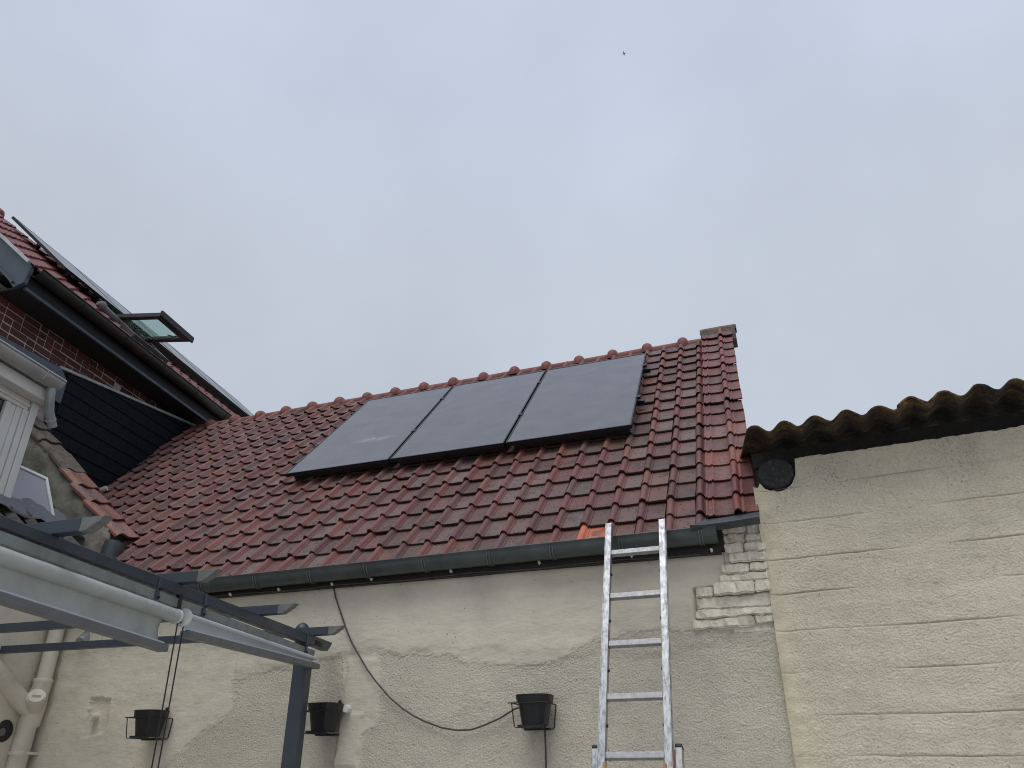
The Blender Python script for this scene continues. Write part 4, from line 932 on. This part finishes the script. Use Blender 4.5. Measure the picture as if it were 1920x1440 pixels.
g = G(); g.tube([FP(1.06, .055, 2.30), FP(1.07, .06, 2.24)], .012, 6); g.fbox(FP, (1.055, .03, 2.24), (1.08, .05, 2.37)); g.build('end_bracket', MAT['black'], b1)
for i, (t, tb, lb) in enumerate(((1.045, 1.06, 'left one of two thin black blind cords crossing the first pot'), (1.095, 1.105, 'right one of two thin black blind cords crossing the first pot'))):
    g = G(); g.tube([FP(t, .07, 2.25), FP((t + tb) / 2, .072, 1.9), FP(tb, .075, 1.3), FP(tb, .075, .7)], .0032, 6)
    tag(g.build('blind_cord', MAT['wire'], None, 0, FP(t, .07, 2.25)), lb, 'cord', 'blind cords')

# ------------------------------------------------------------------ pots in wire holders on the wall
def pot(x, zt, labp, labh, tiltx=0, hook=True):
    w, h, dp_ = .205, .165, .15; yc = D - .115
    t = thing('plant_pot', labp, 'plant pot', (x, yc, zt - h), 'black plant pots on the wall')
    g = G(); K = 24
    def sq(r, k):   # rounded-square section
        a = 2 * math.pi * k / K; c, s_ = math.cos(a), math.sin(a); m = (abs(c) ** 3.2 + abs(s_) ** 3.2) ** (-1 / 3.2); return r * m * c, r * m * s_
    st = [(.0, .0), (.072, 0.0), (.092, .118), (.0925, .120), (.100, .121), (.107, h), (.100, h), (.092, .125), (.0, .118)]
    vs = [Vector((x + sq(r, k)[0], yc + sq(r, k)[1] * .9, zt - h + z)) for r, z in st for k in range(K)]
    g.add(vs, [(i * K + k, i * K + (k + 1) % K, (i + 1) * K + (k + 1) % K, (i + 1) * K + k) for i in range(len(st) - 1) for k in range(K)], False)
    g.build('pot', MAT['black'], t)
    if hook:
        g = G(); g.tube([(x + .05, yc + .085, zt - .01), (x + .05, yc + .085, zt + .012), (x + .05, yc + .078, zt + .02)], .011, 8); g.build('hanging_lug', MAT['black'], t)
    hd = thing('pot_holder', labh, 'pot holder', (x, D, zt - .1), 'wire pot holders on the wall')
    zr = zt - .048; zb = zt - h - .014; r = .0034
    g = G(); xl, xr, yf, yb = x - .108, x + .096, yc - .105, D - .008
    g.tube([(xl - .02, yf, zr), (xr + .012, yf, zr)], r, 6); g.tube([(xl, yf, zr), (xl, yb, zr)], r, 6); g.tube([(xr, yf, zr), (xr, yb, zr)], r, 6); g.build('rim_wire', MAT['wire'], hd)
    g = G(); g.tube([(xl, yf, zr), (xl + .012, yf + .015, zb + .01), (xl + .02, yf + .015, zb), (xr - .02, yf + .015, zb), (xr - .012, yf + .015, zb + .01), (xr, yf, zr)], r, 6); g.build('front_loop', MAT['wire'], hd)
    g = G(); g.tube([(xl, yb, zr), (xl + .012, yb, zb + .01), (xl + .02, yb, zb), (xr - .02, yb, zb), (xr - .012, yb, zb + .01), (xr, yb, zr)], r, 6); g.build('back_loop', MAT['wire'], hd)
    g = G()
    for xx in (xl + .05, x, xr - .05): g.tube([(xx, yf + .015, zb), (xx, yb, zb)], r, 6)
    g.box((xl + .025, yf + .03, zb + .004), (xr - .025, yf + .05, zb + .016)); g.box((xl + .025, yb - .07, zb - .008), (xr - .025, yb - .03, zb + .003)); g.build('base_bar', MAT['wire'], hd)
pot(-4.36, 2.045, 'black plant pot behind the hanging blind cords', 'black wire holder of the pot behind the blind cords')
pot(-2.955, 2.05, 'black plant pot just right of the pergola post', 'black wire holder of the pot right of the pergola post')
pot(-1.535, 2.056, 'black plant pot where the loose cable ends, nearest the ladder', 'black wire holder of the pot nearest the ladder', 0, False)

# ------------------------------------------------------------------ cables and clips
g = G()
pts = [(-3.048, 2.822), (-3.02, 2.745), (-2.986, 2.678), (-2.95, 2.60), (-2.903, 2.512), (-2.85, 2.425), (-2.782, 2.332), (-2.72, 2.255), (-2.647, 2.177), (-2.55, 2.085), (-2.441, 2.01), (-2.36, 1.966), (-2.287, 1.935), (-2.17, 1.897), (-2.06, 1.880), (-1.97, 1.883), (-1.892, 1.903), (-1.79, 1.94), (-1.692, 1.991), (-1.62, 2.01), (-1.53, 1.99), (-1.505, 1.90), (-1.50, 1.78), (-1.50, 1.6), (-1.50, .3)]
g.tube([(x, D - .026 - (.006 if i % 3 else 0), z) for i, (x, z) in enumerate(pts)], .0055, 7)
tag(g.build('loose_cable', MAT['cable'], None, 0, (-3.048, D, 2.82)), 'grey cable drooping across the wall from the eave to the third pot', 'cable')
g = G(); g.tube([(-5.2, 4.69, 2.83)] + [(-5.0 + .25 * i, 4.692 + .004 * (i % 2), 2.822 + .006 * math.sin(i * 1.7)) for i in range(19)], .0045, 6)
tag(g.build('eave_cable', MAT['cable'], None, 0, (-3, 4.69, 2.82)), 'thin cable running along the brown fascia under the gutter', 'cable')
names = ['white cable clip on the fascia nearest the pergola', 'white cable clip above the crossing of rafter and wall', 'white cable clip where the loose cable drops', 'white cable clip just right of the loose cable', 'white cable clip midway along the fascia', 'white cable clip left of the ladder on the fascia', 'white cable clip seen between the ladder stiles', 'white cable clip at the right end of the fascia']
for (x, z), lb in zip([(-3.90, 2.826), (-3.48, 2.83), (-3.04, 2.834), (-2.73, 2.846), (-2.13, 2.85), (-1.51, 2.853), (-.91, 2.843), (-.425, 2.834)], names):
    g = G(); g.tube([(x, 4.70, z), (x, 4.678, z + .002)], .0085, 8); g.tube([(x, 4.688, z - .012), (x, 4.684, z - .002)], .005, 6)
    tag(g.build('cable_clip', MAT['whiteclip'], None, 0, (x, 4.69, z)), lb, 'cable clip', 'cable clips along the fascia')

# ------------------------------------------------------------------ ladder
la = thing('ladder', 'aluminium extension ladder leaning on the gutter', 'ladder', (-.845, 3.47, 0))
LA = R(70); LD = Vector((0, math.cos(LA), math.sin(LA))); LN = Vector((0, -math.sin(LA), math.cos(LA)))
L0 = Vector((0, 4.525 - 2.93 / math.tan(LA), 0))
FLd = lambda x, l, o: L0 + Vector((x, 0, 0)) + LD * l + LN * o
for sx in (-1, 1):
    xo = -.845 + sx * .162
    lo, hi = 1.3, 3.205 if sx < 0 else 3.195
    g = G(); x0, x1 = (xo - .0175, xo + .0175)
    xo2 = .0
    g.fbox(FLd, (x0, lo, -.022), (x1, hi, .022)); s_ = g.build('stile', MAT['alu'], la, .002)
    g = G(); xa = x1 if sx < 0 else x0 - .002
    g.fbox(FLd, (x1 if sx > 0 else x0 - .004, lo, -.022), (x1 + .004 if sx > 0 else x0, hi - .06, -.010)); g.fbox(FLd, (x1 if sx > 0 else x0 - .003, lo, .010), (x1 + .003 if sx > 0 else x0, hi, .0215)); g.build('stile_lip', MAT['alu'], s_)
    g = G()
    for l in (2.85, 2.55, 2.26, 1.97): g.tube([FLd(x1 - .001 if sx < 0 else x0 + .001, l, 0), FLd(x1 + .007 if sx < 0 else x0 - .007, l, 0)], .009, 8)
    g.build('rivet', MAT['black'], s_)
    xo = -.845 + sx * .206; x0, x1 = xo - .0165, xo + .0165
    g = G(); g.fbox(FLd, (x0, .02, -.075), (x1, 1.868, -.02)); s2 = g.build('stile', MAT['alu'], la, .002)
    g = G(); g.fbox(FLd, (x0 - .001, 1.868, -.076), (x1 + .001, 1.888, -.019)); g.build('stile_cap', MAT['alucap'], s2, .006)
    g = G(); xi = x1 if sx < 0 else x0; g.fbox(FLd, (min(xi, xi + .012 * -sx), .4, -.072), (max(xi, xi + .012 * -sx), 1.86, -.030)); g.build('wood_liner', MAT['wood'], s2)
    g = G(); xc = -.845 + sx * .146; g.prism([FLd(xc - .009, 1.70, .01), FLd(xc + .009, 1.70, .01), FLd(xc + .009, 1.775, .012), FLd(xc - .005, 1.785, .012)], LN * .02); g.build('guide_block', MAT['wood'], la, .002)
for l in (2.991, 2.698, 2.406, 2.112, 1.82, 1.53):
    g = G(); g.fbox(FLd, (-.989, l - .015, -.016), (-.701, l + .015, .016)); r_ = g.build('rung', MAT['alu_in'], la, .003)
    g = G()
    for q in range(5): g.fbox(FLd, (-.988, l + .0151, -.013 + q * .006), (-.702, l + .0172, -.0105 + q * .006))
    g.build('rung_grip', MAT['alu'], r_)
for l in (.3, .6, .9, 1.2, 1.5):
    g = G(); g.fbox(FLd, (-1.034, l - .015, -.062), (-.656, l + .015, -.034)); g.build('rung', MAT['alu_in'], la, .003)

# ------------------------------------------------------------------ a bird far up
bd = thing('bird', 'tiny dark bird high in the grey sky', 'bird', Vector((0, 0, 1.6)) + Vector((-.05 * 40, .70 * 40, 30)))
c = bd.location.copy()
dirb = Matrix.Rotation(R(19.9), 3, 'Z') @ (Matrix.Rotation(R(27.36), 3, 'X') @ Vector(((1170 - 960) / 1442, 1, -(101 - 720) / 1442)))
bd.location = Vector((0, 0, 1.6)) + dirb * 45; c = bd.location
g = G(); g.tube([c + Vector((-.09, 0, 0)), c + Vector((-.03, 0, 0)), c + Vector((.05, 0, .005)), c + Vector((.1, 0, .01))], .02, 8, True, [.006, .026, .022, .004]); g.build('body', MAT['black'], bd)
for sgn in (-1, 1):
    g = G(); g.prism([c + Vector((-.02, .01 * sgn, .01)), c + Vector((.03, .01 * sgn, .01)), c + Vector((.02, .10 * sgn, .05)), c + Vector((-.03, .17 * sgn, .03))], (0, 0, .006)); g.build('wing', MAT['black'], bd)
